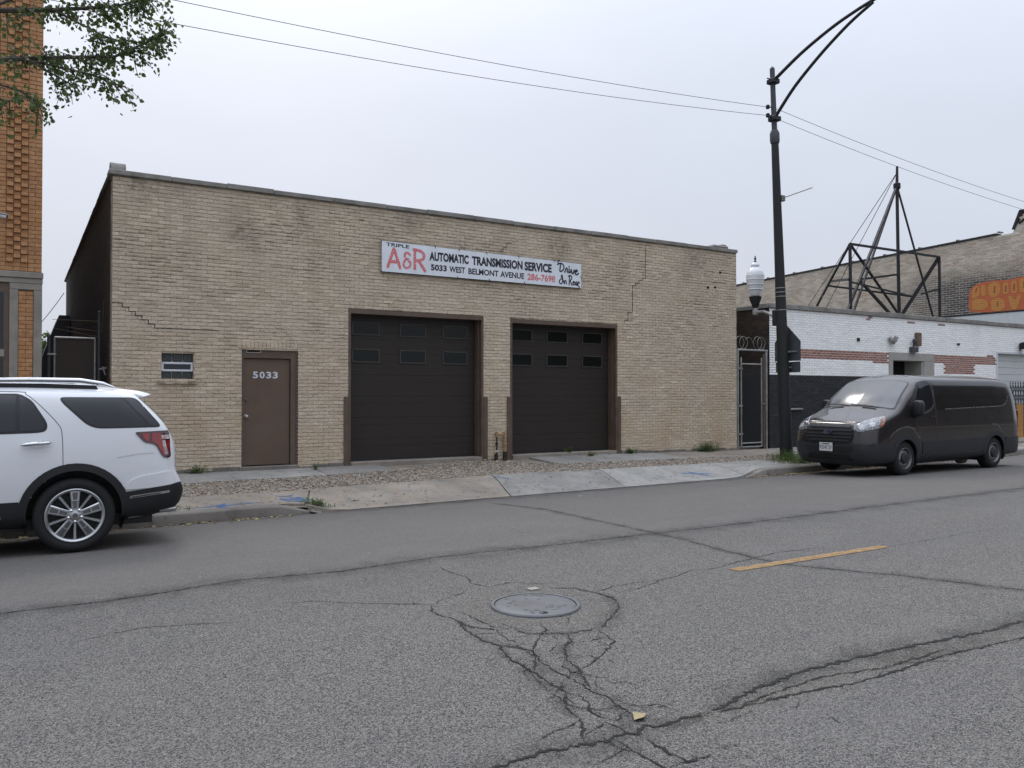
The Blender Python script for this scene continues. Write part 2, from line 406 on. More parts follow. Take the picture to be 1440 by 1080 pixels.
def mat_glass(name, c=(.01,.012,.014), rough=.04, ior=1.5, spec=.5):
    t = NT(name); t.base(c); t.set('Roughness', rough); t.set('IOR', ior); t.set('Specular IOR Level', spec)
    t.bump(t.noise(2.2, 2), .004, .15); return t.m
M['glass'] = mat_glass('dark_glass'); M['dullglass'] = mat_glass('dusty_dark_glass', (.006,.008,.007), .18, spec=.25)
M['tint'] = mat_glass('tinted_car_glass', (.014,.015,.019), .02, 1.5)
M['screen_glass'] = mat_glass('windscreen_glass', (.02,.022,.026), .14, 1.75)
def mat_gblock():
    t = NT('glass_block'); t.base(t.mix(t.noise(30, 4), (.008,.012,.011), (.05,.055,.05))); t.set('Roughness', .12); t.bump(t.noise(38, 3), .012, .8); return t.m
M['gblock'] = mat_gblock()
M['white_metal'] = pm('white_painted_metal', (.55,.57,.60), .5, var=.08)
M['sign_white'] = pm('weathered_white_sign_paint', (.66,.69,.73), .6, var=.08, scale=3, fine=.04, dirt=(.50,.52,.54), dirt_amt=.4)
M['ink'] = pm('black_sign_paint', (.012,.012,.02), .6, var=.3)
def mat_red():
    t = NT('faded_red_sign_paint'); n = t.noise(45, 3, .6)
    t.base(t.mix(t.rng(n, .5, .6), (.55,.10,.11), (.66,.36,.37))); t.set('Roughness', .65); return t.m
M['red'] = mat_red()
M['black_steel'] = pm('black_pole_paint', (.006,.0062,.007), .65, var=.25, bump=.15, dirt=(.016,.016,.017), dirt_amt=.4)
M['grey_steel'] = pm('grey_weathered_steel', (.055,.06,.066), .6, metal=.2, var=.2)
M['galv'] = pm('galvanised_steel', (.30,.30,.29), .5, metal=.6, var=.25, scale=12, dirt=(.13,.10,.075), dirt_amt=.6)
M['rusty'] = pm('rusty_steel', (.13,.085,.055), .8, var=.35, scale=9, bump=.3)
M['brass'] = pm('tarnished_brass', (.30,.19,.09), .55, metal=.4, var=.3, scale=30)
M['chrome'] = pm('chrome', (.62,.63,.65), .12, metal=1, var=.05)
M['globe'] = pm('frosted_white_globe', (.60,.62,.63), .25, var=.05, coat=.4)
M['frame_black'] = pm('black_roof_steel', (.007,.0075,.010), .6, var=.25)
M['coping'] = pm('grey_coping_stone', (.21,.20,.18), .9, var=.3, scale=4, bump=.5, dirt=(.09,.085,.078), dirt_amt=.7)
M['roof'] = pm('roofing_felt', (.06,.06,.06), .95, var=.2)
def mat_sidebrick(name, a, b, cs, ax):
    t = NT(name); P, row, cm = brick_cells(t, cs, .206, .1, 0, ax)
    r = t.white(row, cm); c = t.mix(r, a, b); c = t.mix(t.rng(t.noise(2, 5), .5, .7, 0, .6), c, tuple(x*.5 for x in a))
    fr = t.math('FRACT', t.math('DIVIDE', t.math('SUBTRACT', P[2], .1), cs)); j = t.rng(t.math('ABSOLUTE', t.math('SUBTRACT', fr, .5)), .41, .46)
    t.base(t.mix(j, c, tuple(x*.55 for x in a))); t.set('Roughness', .9)
    t.bump(t.math('ADD', t.math('MULTIPLY', j, -1.), t.math('MULTIPLY', t.noise(60, 4), .5)), .01, .8); return t.m
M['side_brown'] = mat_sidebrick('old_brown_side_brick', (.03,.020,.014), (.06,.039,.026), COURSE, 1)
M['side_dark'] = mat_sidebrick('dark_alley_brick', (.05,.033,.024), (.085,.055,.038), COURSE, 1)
M['rubber'] = pm('tyre_rubber', (.007,.007,.0072), .85, var=.2, bump=.2, bscale=120)
M['plastic'] = pm('black_trim_plastic', (.007,.0073,.0085), .5, var=.12, bump=.08, bscale=200)
M['plastic_grey'] = pm('charcoal_bumper_plastic', (.016,.0175,.021), .55, var=.12, bump=.08, bscale=200)
def mat_carpaint(name, c, metal, rough, coat=1.):
    t = NT(name); t.base(t.mix(t.noise(3, 3), c, tuple(x*.93 for x in c))); t.set('Metallic', metal); t.set('Roughness', rough); t.set('Coat Weight', coat); t.set('Coat Roughness', .04 if coat > .5 else .13)
    t.set('Roughness', t.rng(t.noise(2.5, 4), .3, .7, rough*.85, rough*1.2)); return t.m
M['car_white'] = mat_carpaint('white_pearl_paint', (.61,.62,.635), 0, .4, .8)
M['van_paint'] = mat_carpaint('dark_bronze_grey_paint', (.044,.039,.039), .65, .24, .6)
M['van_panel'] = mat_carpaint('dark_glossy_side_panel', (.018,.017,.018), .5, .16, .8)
M['seam'] = pm('dark_panel_gap', (.05,.053,.06), .8)
M['alloy'] = pm('machined_alloy', (.40,.405,.41), .28, metal=.85, var=.06)
M['alloy_dark'] = pm('grey_alloy', (.12,.12,.125), .4, metal=.7, var=.1)
M['steel_wheel'] = pm('silver_steel_wheel', (.20,.20,.20), .45, metal=.5, var=.2, dirt=(.08,.06,.045))
def mat_light(name, a, b, rough=.1):
    t = NT(name); t.base(t.mix(t.rng(t.vor(28, 'Distance'), .1, .6), a, b)); t.set('Roughness', rough); t.set('Coat Weight', 1.); t.set('Coat Roughness', .03); return t.m
M['tail'] = mat_light('red_tail_lamp', (.32,.012,.008), (.20,.006,.006)); M['taildark'] = mat_light('dark_red_lens', (.05,.004,.006), (.03,.004,.006))
M['tailclear'] = mat_light('clear_reversing_lens', (.55,.45,.43), (.34,.25,.24)); M['amber'] = mat_light('amber_lens', (.36,.10,.02), (.2,.05,.012))
M['headlamp'] = mat_light('clear_headlamp', (.30,.315,.33), (.05,.053,.06)); M['lens_white'] = mat_light('bright_bulb_lens', (.5,.5,.49), (.28,.28,.28))
M['plate'] = pm('white_plate', (.50,.50,.48), .5, var=.1); M['plate_ink'] = pm('dark_plate_ink', (.05,.055,.08), .6)
M['emblem_blue'] = pm('dark_blue_enamel', (.012,.02,.05), .3, coat=1)
M['manhole'] = pm('cast_iron', (.105,.107,.112), .55, metal=.25, var=.25, scale=7, bump=.35, bscale=40, dirt=(.09,.08,.068), dirt_amt=.6)
M['panel_dark'] = pm('dark_rusty_sheet', (.035,.024,.019), .8, var=.3)
M['hole'] = pm('dark_hole', (.004,.004,.004), .9)
M['wood_yellow'] = pm('yellow_weathered_board', (.36,.18,.045), .7, var=.25, scale=5, dirt=(.2,.1,.03))
M['paper'] = pm('off_white_scrap', (.24,.225,.195), .8)
M['scrap_leaf'] = pm('dull_tan_leaf', (.26,.21,.11), .8)
M['lintel_conc'] = pm('pale_lintel_concrete', (.30,.29,.265), .85, var=.15, bump=.3)
M['white_door'] = pm('white_roll_door', (.50,.52,.52), .5, var=.06)
M['asbestos_wire'] = pm('dark_cable', (.03,.035,.03), .7)
def mat_graf(name, a, b):
    t = NT(name); P = t.sepx(t.pos)
    zz = t.math('ABSOLUTE', t.math('SUBTRACT', t.math('FRACT', t.math('DIVIDE', P[2], .1)), .5)); j = t.rng(zz, .34, .46)
    c = t.mix(t.noise(3, 4), a, b); t.base(t.mix(t.math('MULTIPLY', j, .55), c, (.16,.09,.05))); t.set('Roughness', .7); return t.m
M['graf_red'] = mat_graf('red_orange_spray', (.42,.085,.03), (.50,.13,.04)); M['graf_yel'] = mat_graf('orange_spray', (.44,.17,.035), (.52,.235,.05)); M['graf_line'] = mat_graf('dark_red_spray', (.25,.035,.02), (.32,.05,.03))

# ------------------------------------------------------------------ ground
FY = 15.35
def yk(x): return 11.30+.036*max(-12, min(30, x))
RY = (-60, -3, 0, 2.5, 5, 7, 9.3); RZ = (-.05, -.03, 0, .045, .07, .05, 0)
def zr(x, y):
    if y <= 9.3: return interp(y, RY, RZ)
    return lerp(0, -.10, (y-9.3)/(yk(x)-9.3))
def apron(x): return sstep(3.35, 4.1, x)*(1-sstep(12.4, 13.3, x))
def zw(x, y):
    s = max(0, min(1.05, (y-yk(x))/(FY-yk(x))))
    z = .04+.16*s - .07*sstep(10, 17, x)*s
    a = apron(x)
    if a > 0: z = lerp(z, lerp(zr(x, yk(x))+.008, z, sstep(-.1, 1.25, y-yk(x))), a)
    return z
def sheet(name, xs, rows, zf, m, kind='structure', thick=0, parent=None):
    """rows(x) -> list of y; grid surface"""
    mb = MB(); nn = len(rows(xs[0]))
    vs = [(x, y, zf(x, y)) for x in xs for y in rows(x)]
    mb.add(vs, [[i*nn+j, (i+1)*nn+j, (i+1)*nn+j+1, i*nn+j+1] for i in range(len(xs)-1) for j in range(nn-1)], True)
    o = obj(name, mb, m, parent, kind=kind); return o
xs_long = [-220,-120,-70,-40,-25,-15]+[-12+.5*i for i in range(85)]+[32,36,42,52,70,100,150,260]
g = MB(); g.add([(-1500,-1500,-.4),(1500,-1500,-.4),(1500,1500,-.4),(-1500,1500,-.4)], [(0,1,2,3)]); obj('ground', g, M['earth'], kind='structure')
road = sheet('road', xs_long, lambda x: [-9,-6,-3,-1.5,0,1.2,2.5,3.7,5,6,7,8,9.3,lerp(9.3,yk(x),.33),lerp(9.3,yk(x),.66),yk(x)+.03], zr, M['asphalt'])
walk = sheet('sidewalk', xs_long, lambda x: [lerp(yk(x)+.05, 16.4, i/22) for i in range(23)], lambda x,y: zw(x,y)-.035, M['dirt'])
# far lots behind the buildings
boxobj('back_lot', (-60, 120, 16.4, 90, -.35, .12), M['earth'], None, kind='structure')
boxobj('near_sidewalk', (-60, 80, -14, -2.6, -.3, .12), M['conc_tan'], None, kind='structure')

def slab(name, poly, m, parent, top=0., th=.09, step=.3):
    bm = bmesh.new(); bm.faces.new([bm.verts.new((x,y,0)) for x,y in poly])
    xs = [p[0] for p in poly]; ys = [p[1] for p in poly]
    for ax, lo, hi in ((0,min(xs),max(xs)),(1,min(ys),max(ys))):
        k = math.floor(lo/step)+1
        while k*step < hi-1e-4:
            co = [0,0,0]; co[ax] = k*step; no = [0,0,0]; no[ax] = 1
            bmesh.ops.bisect_plane(bm, geom=bm.verts[:]+bm.edges[:]+bm.faces[:], plane_co=co, plane_no=no); k += 1
    for v in bm.verts: v.co.z = zw(v.co.x, v.co.y)+top
    bmesh.ops.recalc_face_normals(bm, faces=bm.faces)
    for f in bm.faces:
        if f.normal.z < 0: f.normal_flip()
    bnd = [e for e in bm.edges if e.is_boundary]
    r = bmesh.ops.extrude_edge_only(bm, edges=bnd)
    for v in [q for q in r['geom'] if isinstance(q, bmesh.types.BMVert)]: v.co.z -= th
    me = bpy.data.meshes.new(name); bm.to_mesh(me); bm.free(); me.materials.append(m)
    return link(name, me, parent)
NEAR = lambda x: interp(x, (-6,2.1,3.5,4.5,6,7.7,10.1,12.1,14.6,30), (12.75,12.78,12.7,12.86,12.96,13.16,13.09,13.1,13.17,13.4))
FAR = lambda x: interp(x, (-6,2.3,4,5,6.2,6.9,7.6,8.5,9.1,9.8,11.9,15.4,30), (14.05,14.1,14.2,14.22,14.4,14.75,15.2,15.25,14.7,14.08,14.0,13.95,13.95))
def quad_between(x0, x1, f0, f1, g0=0, g1=0, n=6):
    """polygon from y=f0(x) to y=f1(x), with slanted ends given by x offsets at the far side"""
    bot = [(lerp(x0,x1,i/n), f0(lerp(x0,x1,i/n))) for i in range(n+1)]
    topp = [(lerp(x0+g0,x1+g1,i/n), f1(lerp(x0+g0,x1+g1,i/n))) for i in range(n+1)]
    return bot+topp[::-1]
kb = lambda x: yk(x)+.172
ka = lambda x: yk(x)+.035
for i, x in enumerate((-11,-9.2,-7.4,-5.6,-3.8,-2.,-.2,1.7)):
    slab('paving_slab', quad_between(x, x+(1.79 if i < 7 else 1.84), kb, NEAR, .12 if i else 0, .12 if i<7 else .45), M['conc_tan'], walk)
slab('paving_slab', quad_between(3.555, 7.02, ka, NEAR, .45, .50, 10), M['conc_tan'], walk)
slab('paving_slab', quad_between(7.045, 9.55, ka, NEAR, .50, .42, 8), M['conc_grey'], walk)
slab('paving_slab', quad_between(9.565, 12.75, ka, NEAR, .42, .3, 8), M['conc_pale'], walk)
x = 12.765
for i in range(10):
    slab('paving_slab', quad_between(x, x+1.79, kb if i else (lambda q: lerp(ka(q), kb(q), sstep(12.8,13.4,q))), NEAR, .3, .3), M['conc_tan'] if i % 3 else M['conc_pale'], walk); x += 1.8
wallf = lambda q: FY-.03
for a, b, m in ((-9,-6.4,'conc_tan'),(-6.39,-3.9,'conc_pale'),(-3.89,-1.4,'conc_tan'),(-1.39,1.0,'conc_tan'),(1.01,3.2,'conc_pale'),(3.21,4.78,'conc_pale'),(4.80,6.15,'conc_grey')):
    slab('paving_slab', quad_between(a, b, FAR, wallf), M[m], walk, .004)
for a, b, m in ((9.75,11.6,'conc_grey'),(11.62,13.4,'conc_pale'),(13.42,15.2,'conc_tan'),(15.22,17.5,'conc_tan'),(17.52,20,'conc_pale'),(20.02,22.5,'conc_tan'),(22.52,25.,'conc_tan'),(25.02,27.5,'conc_pale'),(27.52,30.,'conc_tan'),(30.02,33.,'conc_tan')):
    slab('paving_slab', quad_between(a, b, FAR, wallf), M[m], walk, .004)
# kerbs: a run with a rounded nose, its end dropping into the driveway
def kerb(name, x0, x1, e0, e1, label):
    mb = MB(); n = int((x1-x0)/.15)+1; vs = []
    prof = [(0,-.16),(.0,-.02),(.012,.0),(.04,.012),(.165,.016),(.165,-.1)]
    for i in range(n+1):
        x = lerp(x0, x1, i/n); d = max(1-sstep(0, .7, x-x0) if e0 else 0, 1-sstep(0, .7, x1-x) if e1 else 0)
        topz = lerp(.04, zr(x, yk(x))+.012, d); w_ = .006*math.sin(x*5)+.004*math.sin(x*13)
        for a, h in prof: vs.append((x, yk(x)+a+w_, topz+h if h > -.15 else -.25))
    m = len(prof)
    mb.add(vs, [[i*m+j, (i+1)*m+j, (i+1)*m+j+1, i*m+j+1] for i in range(n) for j in range(m-1)], True)
    mb.f.append(list(range(m))); mb.sm.append(False); mb.f.append([n*m+j for j in range(m)]); mb.sm.append(False)
    return obj(name, mb, M['conc_kerb'], kind='structure', sharp=50)
kerb('kerb', -40, 3.75, False, True, ''); kerb('kerb', 12.75, 60, True, False, '')
# gravel strip: one bed of loose stones
gb = MB(); gx = [-8+.25*i for i in range(101)]
gv = [(x, lerp(NEAR(x)-.02, FAR(x)+.02, j/6), zw(x, lerp(NEAR(x), FAR(x), j/6))-.018) for x in gx for j in range(7)]
gb.add(gv, [[i*7+j,(i+1)*7+j,(i+1)*7+j+1,i*7+j+1] for i in range(100) for j in range(6)])
def stone(mb, x, y, z, s):
    a = [rnd.uniform(.6,1.25)*s for _ in range(3)]; q = rnd.uniform(0, 6.3); c, d = math.cos(q), math.sin(q)
    pts = [(a[0],0,0),(0,a[1],.1*s),(-a[0]*rnd.uniform(.7,1),0,0),(0,-a[1],-.1*s),(.2*s*rnd.uniform(-1,1),.2*s,a[2]*.7),(0,0,-a[2]*.5)]
    mb.add([(x+u*c-v*d, y+u*d+v*c, z+h) for u,v,h in pts], [(0,1,4),(1,2,4),(2,3,4),(3,0,4),(1,0,5),(2,1,5),(3,2,5),(0,3,5)])
for i in range(15500):
    x = rnd.uniform(-2.5, 17); t = rnd.random(); y = lerp(NEAR(x)-.05, FAR(x)+.04, t)
    if rnd.random() < .015: y += rnd.choice((-1,1))*rnd.uniform(0, .35)
    if y > FY-.05: y = FY-.06
    stone(gb, x, y, zw(x,y)+rnd.uniform(-.012,.012), rnd.uniform(.012,.026)*(1.25 if rnd.random()<.2 else 1))
go = obj('gravel', gb, M['gravel'], kind='stuff', fix=False); tag(go, 'strip of loose mixed gravel between the paving and the garage wall', 'gravel')

# cracks in the asphalt: ragged dark ribbons a few millimetres over the road sheet
CRACKS = [
(0.9,[(3.24,6.59),(3.21,6.27),(3.25,6.1),(3.17,5.85),(3.23,5.58)]),
(0.5,[(2.39,5.54),(2.53,5.47),(2.59,5.38)]),
(1.1,[(2.59,5.38),(2.52,5.24),(2.51,5.1),(2.55,4.92),(2.56,4.74),(2.62,4.65),(2.7,4.58),(2.78,4.58),(2.82,4.63)]),
(1.2,[(2.77,4.56),(2.81,4.41),(2.91,4.37),(3.03,4.3),(3.2,4.29),(3.31,4.3),(3.55,4.49),(3.74,4.64),(3.84,4.85),(3.82,5.03),(3.76,5.26),(3.61,5.38)]),
(1.2,[(2.55,4.92),(2.5,4.66),(2.49,4.45),(2.53,4.31),(2.48,4.15),(2.45,4.01),(2.46,3.82),(2.44,3.63),(2.44,3.48),(2.36,3.37),(2.3,3.24),(2.31,3.17)]),
(1.3,[(2.53,4.31),(2.59,4.22),(2.65,4.12),(2.59,3.97),(2.57,3.77),(2.58,3.61),(2.57,3.44),(2.58,3.3),(2.56,3.18),(2.56,3.08),(2.54,2.98)]),
(0.8,[(2.67,5.11),(2.68,4.9),(2.69,4.69),(2.77,4.56)]),
(0.6,[(2.68,4.64),(2.63,4.4),(2.66,4.28),(2.7,4.16)]),
(1.4,[(3.03,4.3),(2.96,4.15),(2.87,4.11),(2.74,3.9),(2.72,3.75),(2.64,3.59),(2.57,3.44)]),
(1.1,[(2.74,3.9),(2.65,3.81),(2.64,3.69),(2.71,3.71),(2.9,3.81),(3.06,3.92),(3.19,4.02),(3.25,4.28)]),
(1.0,[(2.46,3.82),(2.58,3.98),(2.66,4.13),(2.8,4.3),(2.95,4.43),(3.01,4.59)]),
(0.5,[(2.94,4.14),(3.06,4.1),(3.19,4.1),(3.26,4.09)]),
(1.2,[(2.44,3.48),(2.47,3.4),(2.46,3.31),(2.39,3.19),(2.41,3.11),(2.44,3.06),(2.56,3.12)]),
(1.2,[(2.31,3.17),(2.23,3.04),(2.18,2.99),(2.17,2.92)]),
(0.9,[(1.99,3.05),(2.09,3.1),(2.19,3.12),(2.29,3.14)]),
(1.0,[(2.22,3.02),(2.3,3.03),(2.39,3.08),(2.4,2.95),(2.4,2.92)]),
(0.7,[(2.6,3.22),(2.65,3.15),(2.74,3.11),(2.77,3.0)]),
(2.1,[(.4,2.97),(1.13,2.94),(1.36,2.94),(1.55,2.92),(1.7,2.93),(1.83,2.95),(1.99,2.95),(2.15,2.93),(2.27,2.91),(2.39,2.92),(2.44,2.89),(2.51,2.94),(2.58,2.91),(2.71,2.92),(2.9,2.9)]),
(1.3,[(2.31,2.88),(2.3,2.77),(2.3,2.67),(2.31,2.6),(2.3,2.47)]),
(1.6,[(2.43,2.85),(2.42,2.76),(2.42,2.67),(2.43,2.56),(2.57,2.57)]),
(0.8,[(3.81,5.04),(4.06,5.14),(4.33,5.15),(4.54,5.12),(4.74,5.14),(5.04,5.26)]),
(0.5,[(3.95,4.95),(4.24,4.99),(4.57,5.1)]),
(0.5,[(3.02,5.63),(2.85,5.53),(2.69,5.47),(2.63,5.39),(2.59,5.38)]),
(0.6,[(3.2,5.65),(3.46,5.71),(3.56,5.6),(3.69,5.47)]),
(1.7,[(-3,6.75),(-0.36,6.79),(-0.11,6.81),(0.57,6.79),(0.97,6.86),(1.6,7.0),(2.43,6.88),(3.31,7.0),(4.0,6.99),(4.74,6.94),(5.88,6.95),(6.94,6.92),(8.18,6.94),(9.66,7.0),(11.42,7.08),(14.33,7.14),(20,7.2)]),
(1.3,[(6.24,10.9),(6.34,9.64),(6.2,8.29),(6.11,7.1),(6.08,6.48),(5.97,5.86),(5.92,5.36),(5.91,5.01),(6.15,4.6),(6.41,4.23),(6.59,3.84),(6.8,3.39),(6.9,3.13)]),
(0.8,[(5.04,5.27),(5.21,5.2),(5.63,5.3),(6.29,5.42),(6.86,5.37)]),
(2.9,[(2.9,2.9),(3.25,2.99),(3.72,3.06),(4.2,3.05),(4.79,3.01),(5.32,2.96),(5.91,2.95),(6.58,2.89),(9,2.9)]),
(1.7,[(2.88,2.88),(3.53,2.85),(3.85,2.79),(4.17,2.79),(4.74,2.81),(5.52,2.75),(5.93,2.69)]),
(1.1,[(3.08,2.88),(3.33,2.92),(3.81,2.94),(4.21,2.86),(4.84,2.87)]),
(0.5,[(1.68,6.01),(1.88,5.96),(2.22,5.67),(2.6,5.38)]),
(0.5,[(0.24,5.73),(0.4,5.77),(0.7,5.87),(1.25,5.68)]),
(0.4,[(1.29,8.19),(1.62,8.27),(2.45,8.23)]),
(0.4,[(7.29,5.04),(8.13,5.04),(9.62,5.1)]),
(0.4,[(2.46,3.06),(2.35,3.33),(2.39,3.64),(2.49,3.98)]),
]
def densify(L, step=.035, jit=.012):
    o = []
    for a, b in zip(L, L[1:]):
        n = max(1, int(math.dist(a,b)/step))
        for i in range(n):
            t = i/n; o.append((lerp(a[0],b[0],t)+rnd.uniform(-jit,jit), lerp(a[1],b[1],t)+rnd.uniform(-jit,jit)))
    o.append(L[-1]); return o
def ribbon(name, L, wid, m, parent, zf, h=.004, jit=.012, step=.035, wj=.45):
    P = densify(L, step, jit); vs = []; fs = []; ed = []; n = len(P)
    for i, p in enumerate(P):
        a = P[max(0,i-1)]; b = P[min(n-1,i+1)]; dx, dy = b[0]-a[0], b[1]-a[1]; l = math.hypot(dx,dy) or 1
        e = min(1, min(i, n-1-i)/4+.15)
        ww = wid*(1+rnd.uniform(-wj,wj))*e
        for k in (-1,0,1):
            x, y = p[0]-dy/l*ww*k, p[1]+dx/l*ww*k; vs.append((x, y, zf(x,y)+h)); ed.append(1. if k == 0 else 0.)
    for i in range(n-1):
        for k in (0,1): fs.append((i*3+k, (i+1)*3+k, (i+1)*3+k+1, i*3+k+1))
    b = base_of(parent); me = mesh_of(name, [(x-b.x,y-b.y,z-b.z) for x,y,z in vs], fs, None, m)
    at = me.attributes.new('edge', 'FLOAT', 'POINT'); at.data.foreach_set('value', ed); fixn(me)
    return link(name, me, parent)
for k, (wd, L) in enumerate(CRACKS):
    ribbon('crack', L, .0105*wd+.0045, M['crack'], road, zr, .003+.0004*(k % 5), .010 if wd < 2 else .016, .03, .65)
def mat_stain():
    t = NT('road_grime'); a = t.n.new('ShaderNodeAttribute'); a.attribute_name = 'edge'
    al = t.math('MULTIPLY', t.rng(a.outputs['Fac'], 0, 1, 0, .55, True), t.math('MULTIPLY', t.rng(t.noise(4, 6, .7), .34, .66), t.rng(t.noise(70, 3), .35, .6, .25, 1)))
    t.base((.028,.026,.024)); t.set('Roughness', .9); t.set('Alpha', al); return t.m
M['stain'] = mat_stain()
for k, (i, wd) in enumerate(((17,.2),(27,.26),(24,.3),(25,.14),(4,.12),(5,.13),(8,.10),(3,.10))):
    ribbon('grime', CRACKS[i][1], wd, M['stain'], road, zr, .0012+.0002*k, .03, .12, .35)
def mat_dust():
    t = NT('tan_road_dust'); a = t.n.new('ShaderNodeAttribute'); a.attribute_name = 'edge'
    t.set('Alpha', t.math('MULTIPLY', t.rng(a.outputs['Fac'], 0, 1, 0, .2, True), t.rng(t.noise(60, 4), .35, .62))); t.base((.19,.155,.115)); t.set('Roughness', .95); return t.m
M['dust'] = mat_dust()
ribbon('road_dust', [(3.22+.47*math.cos(a*.2618), 4.97+.47*math.sin(a*.2618)) for a in range(25)], .17, M['dust'], road, zr, .0026, .01, .1, .2)
ribbon('road_dust', [(2.45,3.0),(2.9,2.86),(3.6,2.9),(4.5,2.88),(6.3,2.82)], .14, M['dust'], road, zr, .0027, .03, .12, .3)
for k in range(34):
    t_ = rnd.random(); x = lerp(2.2,2.45,t_)+rnd.uniform(0,lerp(.35,.95,t_)); y = lerp(2.95,4.6,t_); L = [(x,y)]; a = rnd.uniform(0,6.28)
    for _ in range(rnd.randint(2,4)): a += rnd.gauss(0,.7); x += .075*math.cos(a); y += .085*math.sin(a); L.append((x,y))
    ribbon('crack', L, rnd.uniform(.006,.011), M['crack'], road, zr, .0030+.0003*(k % 8), .006, .02, .6)
for k, (a, b) in enumerate(((-4,3.8),(12.7,24))): ribbon('grime', [(lerp(a,b,i/20), yk(lerp(a,b,i/20))-.05) for i in range(21)], .16, M['stain'], road, zr, .0022+.0002*k, .03, .12, .4)
ribbon('crack', [(lerp(3.7,12.9,i/30), yk(lerp(3.7,12.9,i/30))+.022) for i in range(31)], .022, M['crack'], road, lambda x,y: zr(x,y)+.004, .004, .008, .05, .7)
ribbon('grime', [(lerp(3.7,12.9,i/30), yk(lerp(3.7,12.9,i/30))-.12) for i in range(31)], .22, M['stain'], road, zr, .0016, .03, .12, .4)
# alligator cracking beside the wide seam
for k in range(22):
    x = rnd.uniform(2.0, 6.3); y = rnd.uniform(2.55, 2.95); L = [(x,y)]
    for _ in range(4): x += rnd.uniform(-.06,.14); y += rnd.uniform(-.07,.07); L.append((x,y))
    ribbon('crack', L, .009, M['crack'], road, zr, .0034+.0003*(k % 7))
def flat_poly(name, P, m, parent, zf, h=.005):
    mb = MB(); mb.add([(x,y,zf(x,y)+h) for x,y in P], [list(range(len(P)))]); return obj(name, mb, m, parent)
dm = MB(); dn = 24
dm.add([(lerp(5.33,7.46,i/dn), y+rnd.uniform(-.006,.006), zr(0,5)+.0055) for i in range(dn+1) for y in (5.00,5.115)], [[2*i,2*i+2,2*i+3,2*i+1] for i in range(dn)])
obj('lane_dash', dm, M['yellow'], road, label='worn yellow centre line dash on the road')
def spray(L, wd): ribbon('spray_mark', L, wd, M['blue'], walk, lambda x,y: zw(x,y), .0035, .012, .05, .5)
spray([(1.95,11.72),(2.3,11.74),(2.55,11.78),(3.05,11.86)], .035); spray([(2.36,11.62),(2.42,11.74),(2.5,11.93)], .07); spray([(2.33,11.72),(2.55,11.56)], .05)
spray([(3.3,12.33),(3.45,12.2),(3.62,12.36)], .04); spray([(3.34,12.1),(3.34,11.86),(3.5,11.8),(3.64,11.9),(3.62,12.1),(3.45,12.18)], .07); spray([(3.36,11.98),(3.6,11.98)], .1)
spray([(11.5,12.38),(11.8,12.3),(12.25,12.2)], .04); spray([(11.75,12.45),(12.1,12.0)], .05); spray([(7.45,13.0),(7.6,12.6)], .05)
# leaf litter
lm = MB()
def leafbit(mb, x, y, z, s, up=.3):
    q = rnd.uniform(0,6.3); c, d = math.cos(q)*s, math.sin(q)*s; t = rnd.uniform(-up,up)*s; u = rnd.uniform(-up,up)*s
    mb.add([(x-c,y-d,z+.007),(x+d*.6,y-c*.6,z+.009+abs(t)),(x+c,y+d,z+.009+abs(u)),(x-d*.6,y+c*.6,z+.007+abs(t)*.4)], [(0,1,2,3)])
for i in range(2600):
    x = rnd.choice((rnd.uniform(-4,3.9), rnd.uniform(12.2,24), rnd.uniform(12.4,16))); y = yk(x)-abs(rnd.gauss(0,.12))-.01
    if math.sin(x*2.1)+math.sin(x*5.7)*.6 < rnd.uniform(-1.6,1.2): leafbit(lm, x, y, zr(x,y), rnd.uniform(.014,.042))
for i in range(900):
    x = rnd.uniform(-2,16); y = rnd.uniform(yk(x)+.1, NEAR(x)); leafbit(lm, x, y, zw(x,y)+.004, rnd.choice((rnd.uniform(.008,.016),rnd.uniform(.014,.034))), .35)
for i in range(150):
    x = rnd.uniform(0,16); y = rnd.uniform(6.5,11.2); leafbit(lm, x, y, zr(x,y), rnd.uniform(.006,.014), .1)
for i in range(160):
    x = rnd.uniform(1.4,16); y = FY-.05-abs(rnd.gauss(0,.12)); leafbit(lm, x, y, zw(x,y)+.004, rnd.uniform(.008,.02), .2)
lo = obj('leaf_litter', lm, M['litter'], kind='stuff', fix=False); tag(lo, 'dry fallen leaves scattered along the kerb and paving', 'leaves')

# ------------------------------------------------------------------ manhole
mh = thing('manhole_cover', 'round grey iron manhole cover set in the cracked road', 'manhole cover', (3.22, 4.97, .072))
mb = MB(); mb.lathe([(.30,.004),(.30,.012),(.322,.012),(.328,.004),(.328,-.03)], (3.22,4.97,.072), n=48); obj('rim', mb, M['manhole'], mh)
mb = MB(); mb.lathe([(0.0,.010),(.10,.010),(.2,.010),(.288,.010),(.294,.006),(.294,-.02)], (3.22,4.97,.072), n=48); cov = obj('cover', mb, M['manhole'], mh)
mb = MB(); mb.lathe([(.294,.001),(.302,.001)], (3.22,4.97,.072), n=48); obj('gap', mb, M['hole'], mh)
for k in range(26):
    a = rnd.uniform(0,6.28); r_ = .27*math.sqrt(rnd.random()); x, y = 3.22+r_*math.cos(a), 4.97+r_*math.sin(a)
    mb = MB(); mb.bbox(x-.014,x+.014,y-.010,y+.010,.078,.0862,.003); obj('stud', mb, M['manhole'], cov)
mb = MB(); mb.lathe([(0,.0115),(.032,.0115)], (3.14,4.74,.072), n=16); obj('pick_hole', mb, M['hole'], cov)
tag(obj('paper_scrap', MB().bbox(3.43,3.52,5.36,5.43,.068,.078,.002), M['paper']), 'small pale scrap on the asphalt just beyond the manhole', 'litter')
